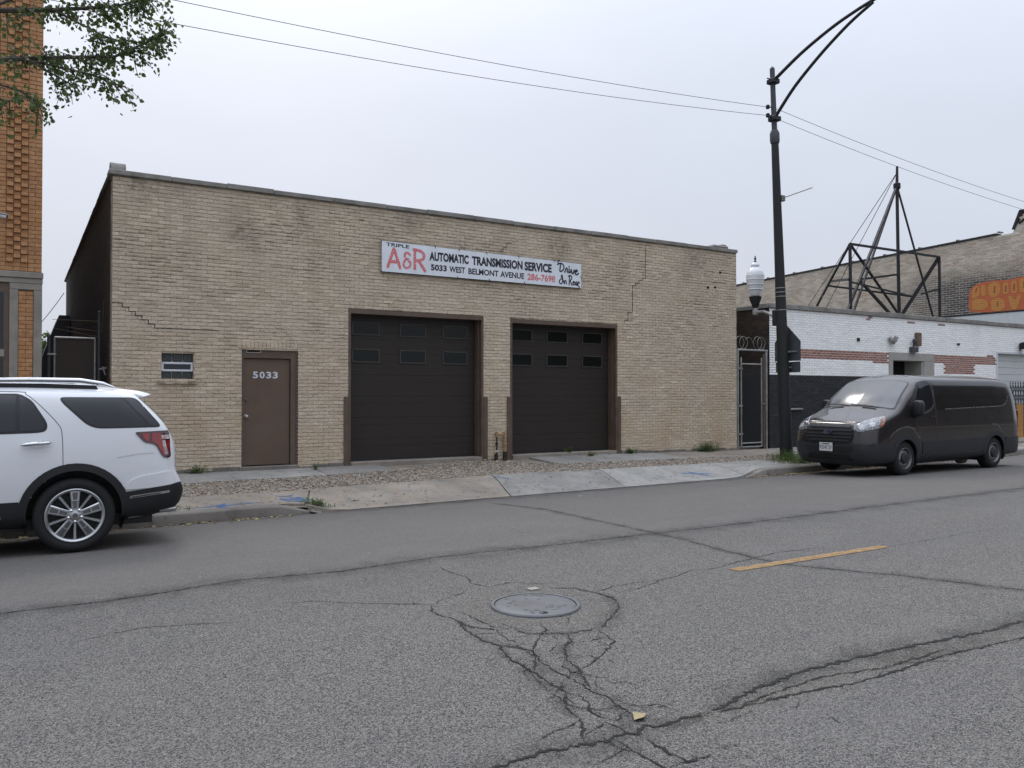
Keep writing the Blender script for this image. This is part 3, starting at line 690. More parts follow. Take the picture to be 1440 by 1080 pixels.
tag(obj('dried_leaf', MB().add([(2.5,3.0,.063),(2.55,2.99,.07),(2.6,3.03,.064),(2.54,3.06,.072)], [(0,1,2,3)]), M['scrap_leaf']), 'yellowed leaf lying in the wide road crack', 'leaf')
tag(obj('paper_scrap', MB().bbox(7.82,7.92,10.78,10.83,zr(7.9,10.8)+.001,zr(7.9,10.8)+.008,.002), M['paper']), 'flat white scrap at the road edge before the grey slab', 'litter')
mb = MB(); stone(mb, 3.62, yk(3.62)-.02, -.07, .085); tag(obj('loose_stone', mb, M['conc_kerb']), 'lump of broken concrete at the end of the kerb', 'stone')

# ------------------------------------------------------------------ brickwork
def brick_list(x0, x1, z0, z1, holes=(), course=COURSE, mod=MOD, j=.009, half=True, jz=None):
    jz = jz or j
    L = []; nr = int(round((z1-z0)/course))
    for r in range(nr):
        za, zb = z0+r*course, z0+(r+1)*course; zc = (za+zb)/2
        xs = x0-(mod/2 if (r % 2 and half) else 0)
        spans = [(x0, x1)]
        for hx0,hx1,hz0,hz1 in holes:
            if hz0 < zc < hz1:
                ns = []
                for a, b in spans:
                    if hx1 <= a or hx0 >= b: ns.append((a,b)); continue
                    if hx0 > a: ns.append((a,hx0))
                    if hx1 < b: ns.append((hx1,b))
                spans = ns
        k = 0
        while xs < x1-1e-6:
            a, b = xs, xs+mod
            for sa, sb in spans:
                p, q = max(a,sa), min(b,sb)
                if q-p > .03: L.append((p+j/2 if p > sa else p, q-j/2 if q < sb else q, za+jz/2, zb-jz/2, r, abs(q-p-mod) < 1e-4))
            xs += mod
    return L
def brick_verts(mb, xa, xb, za, zb, yf, depth, ch=.003):
    """brick seen from -y with a chamfered face; returns nothing"""
    y0 = yf; y1 = yf+ch*1.3; y2 = yf+depth
    q_, p_ = rnd.gauss(0,.0013), rnd.gauss(0,.0008); d = [-q_-p_, -q_+p_, q_+p_, q_-p_]
    vs = [(xa,y2,za),(xb,y2,za),(xb,y2,zb),(xa,y2,zb),(xa,y1,za),(xb,y1,za),(xb,y1,zb),(xa,y1,zb),
          (xa+ch,y0+d[0],za+ch),(xb-ch,y0+d[1],za+ch),(xb-ch,y0+d[2],zb-ch),(xa+ch,y0+d[3],zb-ch)]
    fs = [(8,9,10,11)]
    for i in range(4):
        k = (i+1)%4; fs += [(i,k,k+4,i+4),(i+4,k+4,k+8,i+8)]
    mb.add(vs, fs)
def single_brick_mesh(name, L, H, depth, m, ch=.003):
    mb = MB(); brick_verts(mb, -L/2, L/2, -H/2, H/2, 0, depth, ch); me = mesh_of(name, mb.v, mb.f, None, m); fixn(me); return me

# ================================================================== the garage building
gar = thing('garage_building', 'low cream painted brick garage with two dark overhead doors', 'building', (1.36, FY, .1))
GX0, GX1, GT = 1.36, 16.32, 5.36
holes = [(5.56,8.61,0,3.305),(9.29,12.29,0,3.285),(3.517,4.56,0,2.455),(2.148,2.677,1.85,2.33)]
def wall_with_holes(mb, x0, x1, y0, y1, z0, z1, hs):
    xs = sorted({x0,x1,*[h[0] for h in hs],*[h[1] for h in hs]})
    for a, b in zip(xs, xs[1:]):
        cuts = sorted([(max(z0,h[2]), min(z1,h[3])) for h in hs if h[0] < (a+b)/2 < h[1]])
        z = z0
        for c, d in cuts:
            if c > z+1e-6: mb.box(a,b,y0,y1,z,c)
            z = max(z,d)
        if z < z1-1e-6: mb.box(a,b,y0,y1,z,z1)
    return mb
fw = obj('front_wall', wall_with_holes(MB(), GX0, GX1, FY+.008, FY+.32, .0, GT, holes), M['cream_mortar'], gar)
bl = brick_list(GX0, GX1, .19, GT, holes, j=.004, jz=.0075)
full = sorted([b for b in bl if b[5]], key=lambda b: (b[0]-0)**2+FY**2+(b[2]-1.6)**2*1.0)
pick = set(id(b) for b in full[:300])
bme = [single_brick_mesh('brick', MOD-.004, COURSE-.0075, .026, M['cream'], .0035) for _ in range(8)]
stuffb = MB(); bb = base_of(fw)
for b in bl:
    yf = FY+rnd.uniform(-.0035,.003); 
    if rnd.random() < .04: yf += .004
    if id(b) in pick:
        o = link('brick', rnd.choice(bme), fw, ((b[0]+b[1])/2-bb.x, yf-bb.y, (b[2]+b[3])/2-bb.z))
        o.rotation_euler = (rnd.gauss(0,.02), rnd.gauss(0,.006), rnd.gauss(0,.006))
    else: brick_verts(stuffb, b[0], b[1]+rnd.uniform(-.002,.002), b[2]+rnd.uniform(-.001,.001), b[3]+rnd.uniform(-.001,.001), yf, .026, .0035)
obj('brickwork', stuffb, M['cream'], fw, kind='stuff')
# soldier course over the entry door
mb = MB()
for i in range(15):
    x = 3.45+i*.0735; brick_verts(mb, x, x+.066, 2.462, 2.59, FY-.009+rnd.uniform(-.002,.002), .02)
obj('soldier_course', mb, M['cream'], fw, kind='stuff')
# step cracks in the wall
def wall_crack(L, wd):
    mb = MB()
    for (xa,za),(xb,zb) in zip(L, L[1:]):
        if abs(xa-xb) > abs(za-zb): mb.box(min(xa,xb)-wd/2, max(xa,xb)+wd/2, FY-.0062, FY+.008, za-wd/2, za+wd/2)
        else: mb.box(xa-wd/2, xa+wd/2, FY-.0058, FY+.008, min(za,zb)+wd/2, max(za,zb)-wd/2)
    obj('crack', mb, M['hole'], fw)
st = [(1.365,3.1715)]; x, z = 1.52, 3.1715
for i in range(6): st.append((x,z)); st.append((x,z-.0677)); z -= .0677; x += .1028
st += [(x,z),(x+.2,z),(3.1,z)]
wall_crack(st[:-1], .011); wall_crack(st[-2:], .006)
cr = []; x, z = 13.17, 5.27
cr = [(13.17,5.27),(13.17,4.46)]; z = 4.46
for i in range(4): cr += [(13.17-.1028*(i+1), z), (13.17-.1028*(i+1), z-.0677)]; z -= .0677
cr += [(12.76,3.6),(12.62,3.6),(12.62,3.4),(12.52,3.4),(12.52,3.31)]
wall_crack(cr, .009)
wall_crack([(9.0,4.75),(9.1,4.75),(9.1,4.85),(9.2,4.85),(9.2,4.95),(9.32,4.95)], .008)
mb = MB()
for x, z in ((15.717,4.80),(15.283,4.38),(15.537,4.40)): mb.box(x-.035,x+.035,FY-.007,FY+.01,z-.03,z+.03)
obj('bolt_hole', mb, M['hole'], fw)
# coping stones
x = GX0-.06; k = 0
while x < GX1+.03:
    l = min(rnd.uniform(.85,1.15), GX1+.05-x); dz = rnd.uniform(-.008,.008)
    if l < .2: break
    boxobj('coping_stone', (x, x+l-.008, FY-.045+rnd.uniform(-.006,.006), FY+.36, GT+dz*.3, GT+.088+dz), M['coping'], fw, .008); x += l
# side walls, parapet, roof
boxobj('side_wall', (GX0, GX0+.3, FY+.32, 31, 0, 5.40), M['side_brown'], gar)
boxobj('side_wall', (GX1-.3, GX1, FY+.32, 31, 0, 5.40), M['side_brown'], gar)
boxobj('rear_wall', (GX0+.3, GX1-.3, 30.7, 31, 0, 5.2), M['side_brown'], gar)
boxobj('roof', (GX0+.3, GX1-.3, FY+.32, 30.7, 4.7, 4.85), M['roof'], gar)
y = FY+.36
while y < 31: boxobj('coping_tile', (GX0-.05, GX0+.34, y, y+.58, 5.402, 5.45+rnd.uniform(0,.02)), M['coping'], gar, .02); y += .6
y = FY+.36
while y < 31: boxobj('coping_tile', (GX1-.34, GX1+.05, y, y+.58, 5.402, 5.45+rnd.uniform(0,.02)), M['coping'], gar, .02); y += .6
mb = MB(); mb.lathe([(0,-.12),(.15,-.12),(.15,.12),(0,.12)], (1.45,FY+.18,5.455), 'x', 16); obj('coping_cap', mb, M['coping'], gar)
boxobj('coping_cap', (15.5,16.05,FY+.0,FY+.3,5.449,5.53), M['coping'], gar, .03); boxobj('coping_cap', (15.85,16.02,FY+.05,FY+.25,5.531,5.57), M['coping'], gar, .015)
# base course
for a, b in ((1.36,3.50),(4.575,5.45),(12.4,16.32)):
    mb = MB(); n = int((b-a)/.22)
    for i in range(n): x = lerp(a,b,i/n); mb.bbox(x, lerp(a,b,(i+1)/n)-.004, FY-.028-rnd.uniform(0,.015), FY+.009, -.02, zw(x,FY)+rnd.uniform(.03,.085), .008)
    obj('base_course', mb, M['conc_kerb'], gar)
# entry door
DX0, DX1 = 3.517, 4.56
fr = MB(); fr.box(DX0, DX0+.045, FY+.03, FY+.2, .2, 2.455); fr.box(DX1-.13, DX1, FY+.03, FY+.2, .2, 2.455); fr.box(DX0+.045, DX1-.13, FY+.03, FY+.2, 2.28, 2.455)
fr.box(DX1-.03, DX1-.001, FY+.012, FY+.029, .2, 2.45)
obj('door_frame', fr, M['brown_steel'], gar)
mb = MB()
for i in range(30): mb.bbox(DX1-.012, DX1+.006, FY-.004, FY+.02, .3+i*.071, .334+i*.071, .003)
obj('frame_teeth', mb, M['seam'], gar, kind='stuff')
door = boxobj('entry_door', (DX0+.05, DX1-.135, FY+.075, FY+.12, .285, 2.272), M['brown_door'], gar, .006)
boxobj('threshold', (DX0-.05, DX1+.02, FY-.06, FY+.2, .05, .27), M['conc_kerb'], gar, .012)
mb = MB(); mb.lathe([(.0,-.075),(.022,-.072),(.031,-.055),(.026,-.035),(.012,-.028),(.012,-.01),(.034,-.008),(.034,0)], (3.615,FY+.075,1.2), 'y', 16); obj('door_knob', mb, M['chrome'], door)
mb = MB(); mb.lathe([(0,-.022),(.022,-.02),(.027,0)], (3.615,FY+.075,1.5), 'y', 16); obj('deadbolt', mb, M['brown_steel'], door)
mb = MB(); mb.box(3.60,3.87,FY+.018,FY+.03,2.375,2.388); mb.box(3.60,3.87,FY+.018,FY+.03,2.428,2.441); mb.box(3.60,3.615,FY+.018,FY+.03,2.388,2.428); mb.box(3.855,3.87,FY+.018,FY+.03,2.388,2.428)
obj('vent_frame', mb, M['galv'], gar); boxobj('vent_slot', (3.616,3.854,FY+.024,FY+.03,2.389,2.427), M['hole'], gar)

# text ---------------------------------------------------------------
def text_geo(s, bold=0.):
    cu = bpy.data.curves.new('t', 'FONT'); cu.body = s; cu.extrude = .0; cu.offset = bold; cu.resolution_u = 3
    o = bpy.data.objects.new('t', cu); col.objects.link(o); dg = bpy.context.evaluated_depsgraph_get()
    me = bpy.data.meshes.new_from_object(o.evaluated_get(dg)); bpy.data.objects.remove(o); bpy.data.curves.remove(cu)
    vs = [tuple(v.co[:2]) for v in me.vertices]; fs = [list(p.vertices) for p in me.polygons]; bpy.data.meshes.remove(me); return vs, fs
def lettering(name, s, x0, x1, z0, z1, y, m, parent, bold=.02, th=.003, shear=0., slope=0.):
    """flat painted letters fitted into a box on a wall that faces -y"""
    vs, fs = text_geo(s, bold)
    ax = min(v[0] for v in vs); bx = max(v[0] for v in vs); az = min(v[1] for v in vs); bz = max(v[1] for v in vs)
    P = []
    for u, v in vs:
        a = (u-ax)/(bx-ax); b = (v-az)/(bz-az); P.append((lerp(x0,x1,a)+shear*b, y, lerp(z0,z1,b)+slope*a))
    mb = MB(); mb.add(P, [f[::-1] for f in fs]); 
    # give the paint a body: back copy is not needed, a thin skin proud of the board is enough
    b = base_of(parent); me = mesh_of(name, [(p[0]-b.x,p[1]-b.y,p[2]-b.z) for p in mb.v], mb.f, None, m)
    return link(name, me, parent)
for i, ch in enumerate('5033'):
    lettering('number', ch, 3.735+i*.122, 3.83+i*.122, 1.905, 2.03, FY+.0715, M['white_metal'], door, .028)

# glass block window
wf = boxobj('block_window', (2.149,2.676,FY+.085,FY+.12,1.851,2.329), M['white_metal'], gar)
for i in range(3):
    for z0, z1 in ((1.862,2.0),(2.185,2.322)):
        x0 = 2.156+i*.175; boxobj('glass_block', (x0, x0+.163, FY+.055, FY+.084, z0, z1), M['gblock'], wf, .012)
vf = MB(); vf.bbox(2.152,2.674,FY+.035,FY+.08,2.012,2.045,.006); vf.bbox(2.152,2.674,FY+.035,FY+.08,2.14,2.173,.006); vf.box(2.154,2.188,FY+.038,FY+.08,2.044,2.141); vf.box(2.638,2.672,FY+.038,FY+.08,2.044,2.141)
vo = obj('vent_sash', vf, M['white_metal'], wf); boxobj('vent_pane', (2.189,2.637,FY+.06,FY+.079,2.046,2.139), M['glass'], vo)
boxobj('window_sill', (2.085,2.735,FY-.035,FY+.1,1.785,1.847), M['cream_mortar'], gar, .008)

# overhead doors
def overhead(X0, X1, zt, cols, z0):
    Yd = FY+.26
    d = boxobj('overhead_door', (X0-.02, X1+.02, Yd+.03, Yd+.06, z0, zt), M['gdoor'], gar)
    n = 7; zs = [z0+.004+(zt-z0)*i/n for i in range(n+1)]
    rows = ((2.245,2.53),(2.80,3.08))
    for i in range(n):
        a, b = zs[i]+.0015, zs[i+1]-.0015
        mb = MB(); hs = [(cx-.29,cx+.29,r0,r1) for cx in cols for r0,r1 in rows]
        m = 3
        # four shallow ribs per section
        xs = [X0-.02]+sorted([v for cx in cols for v in (cx-.285,cx+.285)])+[X1+.02]
        for q in range(m):
            p0, p1 = lerp(a,b,q/m), lerp(a,b,(q+1)/m); mb.bbox(X0-.02, X1+.02, Yd+.006+(.002 if q%2 else 0), Yd+.031, p0+.0004, p1-.0004, .0012)
        obj('door_section', mb, M['gdoor'], d)
    for cx in cols:
        for r0, r1 in rows:
            f = MB(); x0, x1 = cx-.3, cx+.3
            f.bbox(x0,x1,Yd-.012,Yd+.006,r0,r0+.028,.004); f.bbox(x0,x1,Yd-.012,Yd+.006,r1-.028,r1,.004); f.box(x0,x0+.028,Yd-.01,Yd+.006,r0+.028,r1-.028); f.box(x1-.028,x1,Yd-.01,Yd+.006,r0+.028,r1-.028)
            fo = obj('window_frame', f, M['gframe'], d); boxobj('pane', (x0+.029,x1-.029,Yd-.003,Yd+.0055,r0+.029,r1-.029), M['dullglass'], fo)
    boxobj('bottom_seal', (X0,X1,Yd-.004,Yd+.005,z0,z0+.045), M['plastic'], d)
    j = MB(); j.box(X0, X0+.05, FY-.004, Yd+.02, .12, zt+.0); obj('door_jamb', j, M['brown_steel'], gar)
    j = MB(); j.box(X1-.05, X1, FY-.004, Yd+.02, .12, zt+.0); j.box(X1-.075,X1-.05,FY+.12,Yd+.0,.12,zt-.1); obj('door_jamb', j, M['brown_steel'], gar)
    boxobj('door_head', (X0+.05, X1-.05, FY-.004, Yd+.02, zt-.09, zt), M['brown_steel'], gar)
    for xa, xb in ((X0-.095,X0-.002),(X1+.002,X1+.095)):
        mb = MB(); mb.bbox(xa,xb,FY-.03,FY-.0085,.1,1.56,.006); obj('jamb_guard', mb, M['brown_steel'], gar)
    mb = MB(); mb.bbox(X0+.05, X1-.05, FY-.05, Yd+.03, 0, z0-.004, .01); obj('door_sill', mb, M['conc_tan'], gar)
overhead(5.56, 8.61, 3.3, (6.02,7.06,8.05), .265); overhead(9.29, 12.29, 3.28, (9.73,10.72,11.73), .268)

# the painted sign board (its letters copied from the photograph)
sg = thing('shop_sign', 'long white painted sign board with black and red lettering above the garage doors', 'sign', (6.24, FY-.06, 4.08))
SY = FY-.062
sb = MB()
sx = (6.236,7.35,8.6,9.85,11.183)
board = None
for i in range(4):
    a, b = sx[i], sx[i+1]; zl = lambda x: 4.081-.004*(x-6.236)/4.95; zt_ = lambda x: 4.697-.058*(x-6.236)/4.95
    m_ = MB(); c0 = .0015
    m_.add([(a+c0,SY,zl(a)),(b-c0,SY,zl(b)),(b-c0,SY,zt_(b)),(a+c0,SY,zt_(a)),(a+c0,SY+.025,zl(a)),(b-c0,SY+.025,zl(b)),(b-c0,SY+.025,zt_(b)),(a+c0,SY+.025,zt_(a))],
        [(0,1,2,3),(7,6,5,4),(0,4,5,1),(1,5,6,2),(2,6,7,3),(3,7,4,0)])
    obj('board', m_, M['sign_white'], sg)
mb = MB(); mb.bar((6.23,SY+.03,4.082),(11.185,SY+.03,4.078),.05,.016); mb.bar((6.23,SY+.03,4.698),(11.185,SY+.03,4.64),.05,.012); obj('backing_frame', mb, M['frame_black'], sg)
for x, z in ((7.42,4.68),(7.98,4.67),(8.65,4.665),(9.47,4.655),(10.43,4.645),(7.95,4.085),(8.72,4.085),(9.62,4.085),(11.17,4.33)):
    mb = MB(); mb.bar((x-.01,SY-.005,z+.028),(x+.012,SY-.005,z-.028),.014,.006); obj('clip', mb, M['frame_black'], sg)
LY = SY-.0025
lettering('lettering', 'TRIPLE', 6.325,6.83,4.603,4.672,LY,M['ink'],sg,.02, slope=-.012)
lettering('lettering', 'AUTOMATIC', 7.285,8.21,4.385,4.575,LY,M['ink'],sg,.045)
lettering('lettering', 'TRANSMISSION', 8.29,9.57,4.375,4.57,LY,M['ink'],sg,.045)
lettering('lettering', 'SERVICE', 9.62,10.35,4.365,4.565,LY,M['ink'],sg,.045)
lettering('lettering', '5033', 7.32,7.69,4.185,4.315,LY,M['ink'],sg,.04); lettering('lettering', 'WEST', 7.75,8.125,4.18,4.31,LY,M['ink'],sg,.028)
lettering('lettering', 'BELMONT', 8.205,8.95,4.175,4.305,LY,M['ink'],sg,.028); lettering('lettering', 'AVENUE', 8.995,9.61,4.17,4.30,LY,M['ink'],sg,.028)
lettering('lettering', '286-7698', 9.695,10.45,4.155,4.31,LY,M['red'],sg,.03)
def strokes(name, LL, wd, m, parent, y, ox, oz, sx_, sz_):
    """hand painted letters: round brush strokes"""
    mb = MB(); k = 0
    for L in LL:
        P = []
        for (a,b),(c,d) in zip(L, L[1:]):
            P += [(lerp(a,c,t/3), lerp(b,d,t/3)) for t in range(3)]
        P.append(L[-1]); P = [(ox+a*sx_, oz+b*sz_) for a,b in P]
        for i in range(2):
            P = [P[0]]+[((P[j-1][0]+2*P[j][0]+P[j+1][0])/4, (P[j-1][1]+2*P[j][1]+P[j+1][1])/4) for j in range(1,len(P)-1)]+[P[-1]]
        yy = y-.0004*k; k += 1; n = len(P); vs = []; fs = []
        for i, p in enumerate(P):
            a = P[max(0,i-1)]; b = P[min(n-1,i+1)]; dx, dz = b[0]-a[0], b[1]-a[1]; l = math.hypot(dx,dz) or 1
            for s in (-1,1): vs.append((p[0]-dz/l*wd*s/2, yy, p[1]+dx/l*wd*s/2))
        mb.add(vs, [(2*i,2*i+1,2*i+3,2*i+2) for i in range(n-1)])
        for c in (P[0], P[-1]): mb.add([(c[0]+wd/2*math.cos(q*.785), yy-.0001, c[1]+wd/2*math.sin(q*.785)) for q in range(8)], [tuple(range(8))])
    b = base_of(parent); me = mesh_of(name, [(p[0]-b.x,p[1]-b.y,p[2]-b.z) for p in mb.v], mb.f, None, m); return link(name, me, parent)
# big A & R, double-stroked
strokes('lettering', [[(0,0),(.5,1)],[(.5,1),(1,0)],[(.2,.3),(.82,.3)]], .062, M['red'], sg, LY, 6.36, 4.18, .27, .38)
strokes('lettering', [[(.9,.82),(.6,.98),(.25,.9),(.2,.7),(.42,.56),(.7,.56)],[(.5,.56),(.15,.42),(.05,.2),(.25,.02),(.65,.02),(.95,.2),(.95,.42),(.75,.42)]], .045, M['red'], sg, LY, 6.69, 4.18, .18, .34)
strokes('lettering', [[(.1,1),(.1,.03)],[(.0,1),(.6,.98),(.95,.78),(.85,.55),(.5,.45),(.1,.45)],[(.42,.45),(1.0,-.06)]], .062, M['red'], sg, LY, 6.93, 4.18, .26, .40)
# script: Drive / In Rear
strokes('lettering', [[(.02,.95),(.02,1.1),(.1,1.13)],[(.0,.75),(.1,.9),(.24,.86),(.32,.6),(.28,.3),(.16,.12),(.1,.14),(.12,.4),(.14,.76)],[(.34,.1),(.38,.32),(.41,.52),(.47,.47),(.45,.16),(.5,.1)],[(.55,.45),(.54,.12),(.6,.08),(.65,.4)],[(.54,.66),(.55,.64)],[(.65,.4),(.68,.05),(.74,0),(.79,.38)],[(.8,.2),(.94,.26),(.95,.4),(.87,.42),(.82,.2),(.86,-.04),(.95,.0),(1.0,.12)]], .034, M['ink'], sg, LY, 10.51, 4.385, .59, .25)
strokes('lettering', [[(.1,.62),(.02,.42),(.06,.2),(.16,.2),(.2,.6),(.18,1.),(.12,.96),(.14,.66),(.24,.5),(.24,.3)],[(.28,.22),(.29,.54),(.35,.54),(.37,.22)],[(.5,.16),(.52,1.0)],[(.46,.92),(.54,1.04),(.64,.9),(.62,.66),(.53,.58),(.64,.14)],[(.67,.36),(.75,.4),(.74,.52),(.69,.5),(.67,.3),(.72,.18),(.77,.26)],[(.86,.5),(.79,.46),(.79,.22),(.86,.24),(.87,.5),(.88,.18)],[(.92,.18),(.92,.5),(.98,.5),(.99,.4)],[(.96,.12),(.99,.04)]], .028, M['ink'], sg, LY, 10.54, 4.085, .59, .26)

# gas riser between the doors
gp = thing('gas_riser', 'brass and iron gas pipe stub rising from gravel between the garage doors', 'pipe', (8.95, FY-.1, .2))
mb = MB(); mb.tube([(8.885,FY-.1,.18),(8.885,FY-.1,.72)], .017, 10); mb.tube([(8.885,FY-.1,.5),(8.885,FY-.1,.56)], .03, 10); obj('pipe', mb, M['frame_black'], gp)
mb = MB(); mb.tube([(8.885,FY-.1,.36),(8.885,FY-.1,.39)], .024, 10); obj('tag_collar', mb, M['white_metal'], gp)
mb = MB(); mb.tube([(8.84,FY-.1,.735),(9.10,FY-.1,.735)], .028, 10); mb.tube([(8.885,FY-.1,.68),(8.885,FY-.1,.79)], .036, 10); mb.tube([(9.06,FY-.1,.69),(9.06,FY-.1,.78)], .036, 10); obj('cross_pipe', mb, M['brass'], gp)
mb = MB(); mb.tube([(9.07,FY-.1,.3),(9.07,FY-.1,.735)], .026, 10)
for z in (.36,.44,.5,.57,.64): mb.tube([(9.07,FY-.1,z),(9.07,FY-.1,z+.03)], .042, 8)
mb.tube([(9.03,FY-.13,.52),(9.14,FY-.13,.52)], .016, 8); obj('regulator', mb, M['brass'], gp)
mb = MB(); mb.tube([(8.87,FY-.1,.12),(8.87,FY-.1,.32)], .042, 12); obj('sleeve', mb, M['plastic'], gp)
mb = MB(); mb.tube([(9.085,FY-.1,.16),(9.085,FY-.1,.36)], .042, 12); obj('sleeve', mb, M['plastic'], gp)

# ================================================================== orange brick building at the left
ob = thing('orange_brick_building', 'tall orange brick building with projecting headers and stone trim beside the alley', 'building', (.32, FY, .1))
OX1, OX0 = .325, -6.0
boxobj('wall_core', (OX0, OX1-.004, FY+.012, 30, 0, 9.6), M['orange_mortar'], ob)
ow = boxobj('upper_wall', (OX0, OX1-.006, FY+.0085, FY+.0118, 3.59, 9.6), M['orange_mortar'], ob)
hc = .1005
hdr = [single_brick_mesh('brick', hc-.008, .060, .06, M['orange'], .003)]; strm = [single_brick_mesh('brick', 2*hc-.008, .060, .03, M['orange'], .003)]
ostuff = MB(); nb = 0; bo = base_of(ow)
rows = int((9.55-3.6)/.068)
cand = []
for r in range(rows):
    z = 3.6+r*.068+.034
    # right pier: stretcher or two headers
    if r % 2: cand.append((OX1-hc, z, 2, 0))
    else: cand += [(OX1-hc*.5, z, 1, 0), (OX1-hc*1.5, z, 1, 0)]
    x = OX1-2*hc; c = 0; plain = r < 2 or z > 6.35 and z < 6.75 or z > 9.2
    while x > OX0+hc:
        if plain:
            cand.append((x-hc if not (r%2 and c == 0) else x-hc*.5, z, 2 if not (r%2 and c == 0) else 1, 0)); x -= 2*hc if not (r%2 and c == 0) else hc; c += 1
        else:
            grp = c % 9
            if grp < 3 or grp > 5 and False: out_ = -.032 if (r+c) % 2 == 0 else .004
            else: out_ = 0
            cand.append((x-hc*.5, z, 1, out_)); x -= hc; c += 1
cand.sort(key=lambda q: (q[0]-.0)**2+(q[1]-1.6)**2 + (40 if q[0] < -.5 else 0))
for i, (x, z, k, o_) in enumerate(cand):
    yf = FY+o_+rnd.uniform(-.002,.002)
    if i < 300:
        link('brick', (hdr if k == 1 else strm)[0], ow, (x-bo.x, yf-bo.y, z-bo.z))
    else: brick_verts(ostuff, x-hc*k/2+.004, x+hc*k/2-.004, z-.030, z+.030, yf, .045, .003)
obj('brickwork', ostuff, M['orange'], ow, kind='stuff')
boxobj('stone_band', (OX0, OX1+.02, FY-.05, FY+.0115, 3.49, 3.588), M['limestone'], ob, .008)
boxobj('stone_band', (OX0, OX1+.012, FY-.03, FY+.0115, 3.405, 3.487), M['limestone'], ob, .006)
boxobj('stone_jamb', (OX1-.115, OX1+.005, FY-.022, FY+.0115, .1, 3.30), M['limestone'], ob, .005)
boxobj('stone_jamb', (-.125, -.005, FY-.022, FY+.0115, .1, 3.30), M['limestone'], ob, .005)
boxobj('stone_head', (-.125, OX1+.005, FY-.024, FY+.0115, 3.302, 3.403), M['limestone'], ob, .005)
pier = boxobj('pier_panel', (-.004, OX1-.116, FY+.004, FY+.0118, .1, 3.301), M['orange_mortar'], ob)
pm_h = single_brick_mesh('brick', .098, .060, .02, M['orange'], .003); pm_f = single_brick_mesh('brick', .205, .060, .02, M['orange'], .003); bp = base_of(pier)
for r in range(46):
    z = .15+r*.068+.034
    if r % 2: 
        for x in (.047,.153): link('brick', pm_h, pier, (x-bp.x, FY-.006-bp.y+rnd.uniform(-.001,.001), z-bp.z))
    else: link('brick', pm_f, pier, (.1-bp.x, FY-.006-bp.y+rnd.uniform(-.001,.001), z-bp.z))
for x0, x1 in ((-1.9,-.13),(-3.9,-2.1)):
    wn = boxobj('shop_window', (x0, x1, FY-.002, FY+.0112, .5, 3.40), M['brown_steel'], ob)
    boxobj('pane', (x0+.07, x1-.075, FY-.006, FY-.0022, 2.35, 3.25), M['glass'], wn); boxobj('pane', (x0+.07, x1-.075, FY-.006, FY-.0022, .6, 2.18), M['glass'], wn)
    boxobj('mullion', (x0+.05, x1-.06, FY-.02, FY-.0024, 2.21, 2.32), M['limestone'], wn, .004)
for x0, x1 in ((-2.1,-1.9),(-6,-3.9)): boxobj('stone_jamb', (x0+.001, x1-.001, FY-.02, FY+.0114, .1, 3.402), M['limestone'], ob)
scam = thing('security_camera', 'small grey bullet camera fixed to the orange brick wall', 'camera', (-.2, FY-.05, 4.43))
mb = MB(); mb.tube([(-.36,FY-.10,4.46),(-.17,FY-.15,4.43)], .032, 12); mb.bar((-.36,FY-.12,4.495),(-.15,FY-.16,4.465),.075,.008); obj('housing', mb, M['white_metal'], scam)
mb = MB(); mb.tube([(-.171,FY-.1495,4.43),(-.160,FY-.153,4.4285)], .026, 12); obj('lens', mb, M['glass'], scam)
mb = MB(); mb.tube([(-.36,FY-.03,4.46),(-.36,FY-.11,4.46)], .02, 8); obj('bracket', mb, M['white_metal'], scam)

# alley gate at the left
gl = thing('alley_gate', 'narrow dark steel gate with grey pipe posts in the gap beside the orange building', 'gate', (.8, 16.1, .12))
for x, h in ((.45,2.6),(1.226,3.05)):
    mb = MB(); mb.tube([(x,16.1,.0),(x,16.1,h)], .028, 10); mb.lathe([(.028,0),(.034,.01),(.02,.04),(0,.05)], (x,16.1,h), n=10); obj('post', mb, M['grey_steel'], gl)
mb = MB()
for a, b in (((.535,16.08,.25),(.535,16.08,2.59)),((1.16,16.08,.25),(1.16,16.08,2.59)),((.535,16.08,2.59),(1.16,16.08,2.59)),((.535,16.08,.25),(1.16,16.08,.25))): mb.tube([a,b], .018, 8)
obj('gate_frame', mb, M['galv'], gl)
boxobj('sheet_panel', (.555,1.14,16.09,16.1,.27,2.57), M['panel_dark'], gl)
mb = MB()
for z in (.6,1.4,2.3): mb.bar((.43,16.07,z),(.56,16.07,z),.03); 
obj('hinge', mb, M['galv'], gl)
mb = MB(); mb.bar((1.226,16.07,2.05),(1.34,16.07,2.08),.03,.03); mb.bar((1.28,16.05,2.1),(1.32,16.05,1.95),.02); obj('latch', mb, M['galv'], gl)
for a, b in (((.5,16.1,2.9),(1.226,16.1,2.9)),((.52,16.1,2.75),(1.226,16.1,2.62)),((.7,16.1,2.78),(1.226,16.1,2.72)),((1.30,16.1,3.3),(1.26,16.1,2.7))):
    mb = MB(); mb.tube([a,b], .004, 5); obj('strand', mb, M['rusty'], gl)
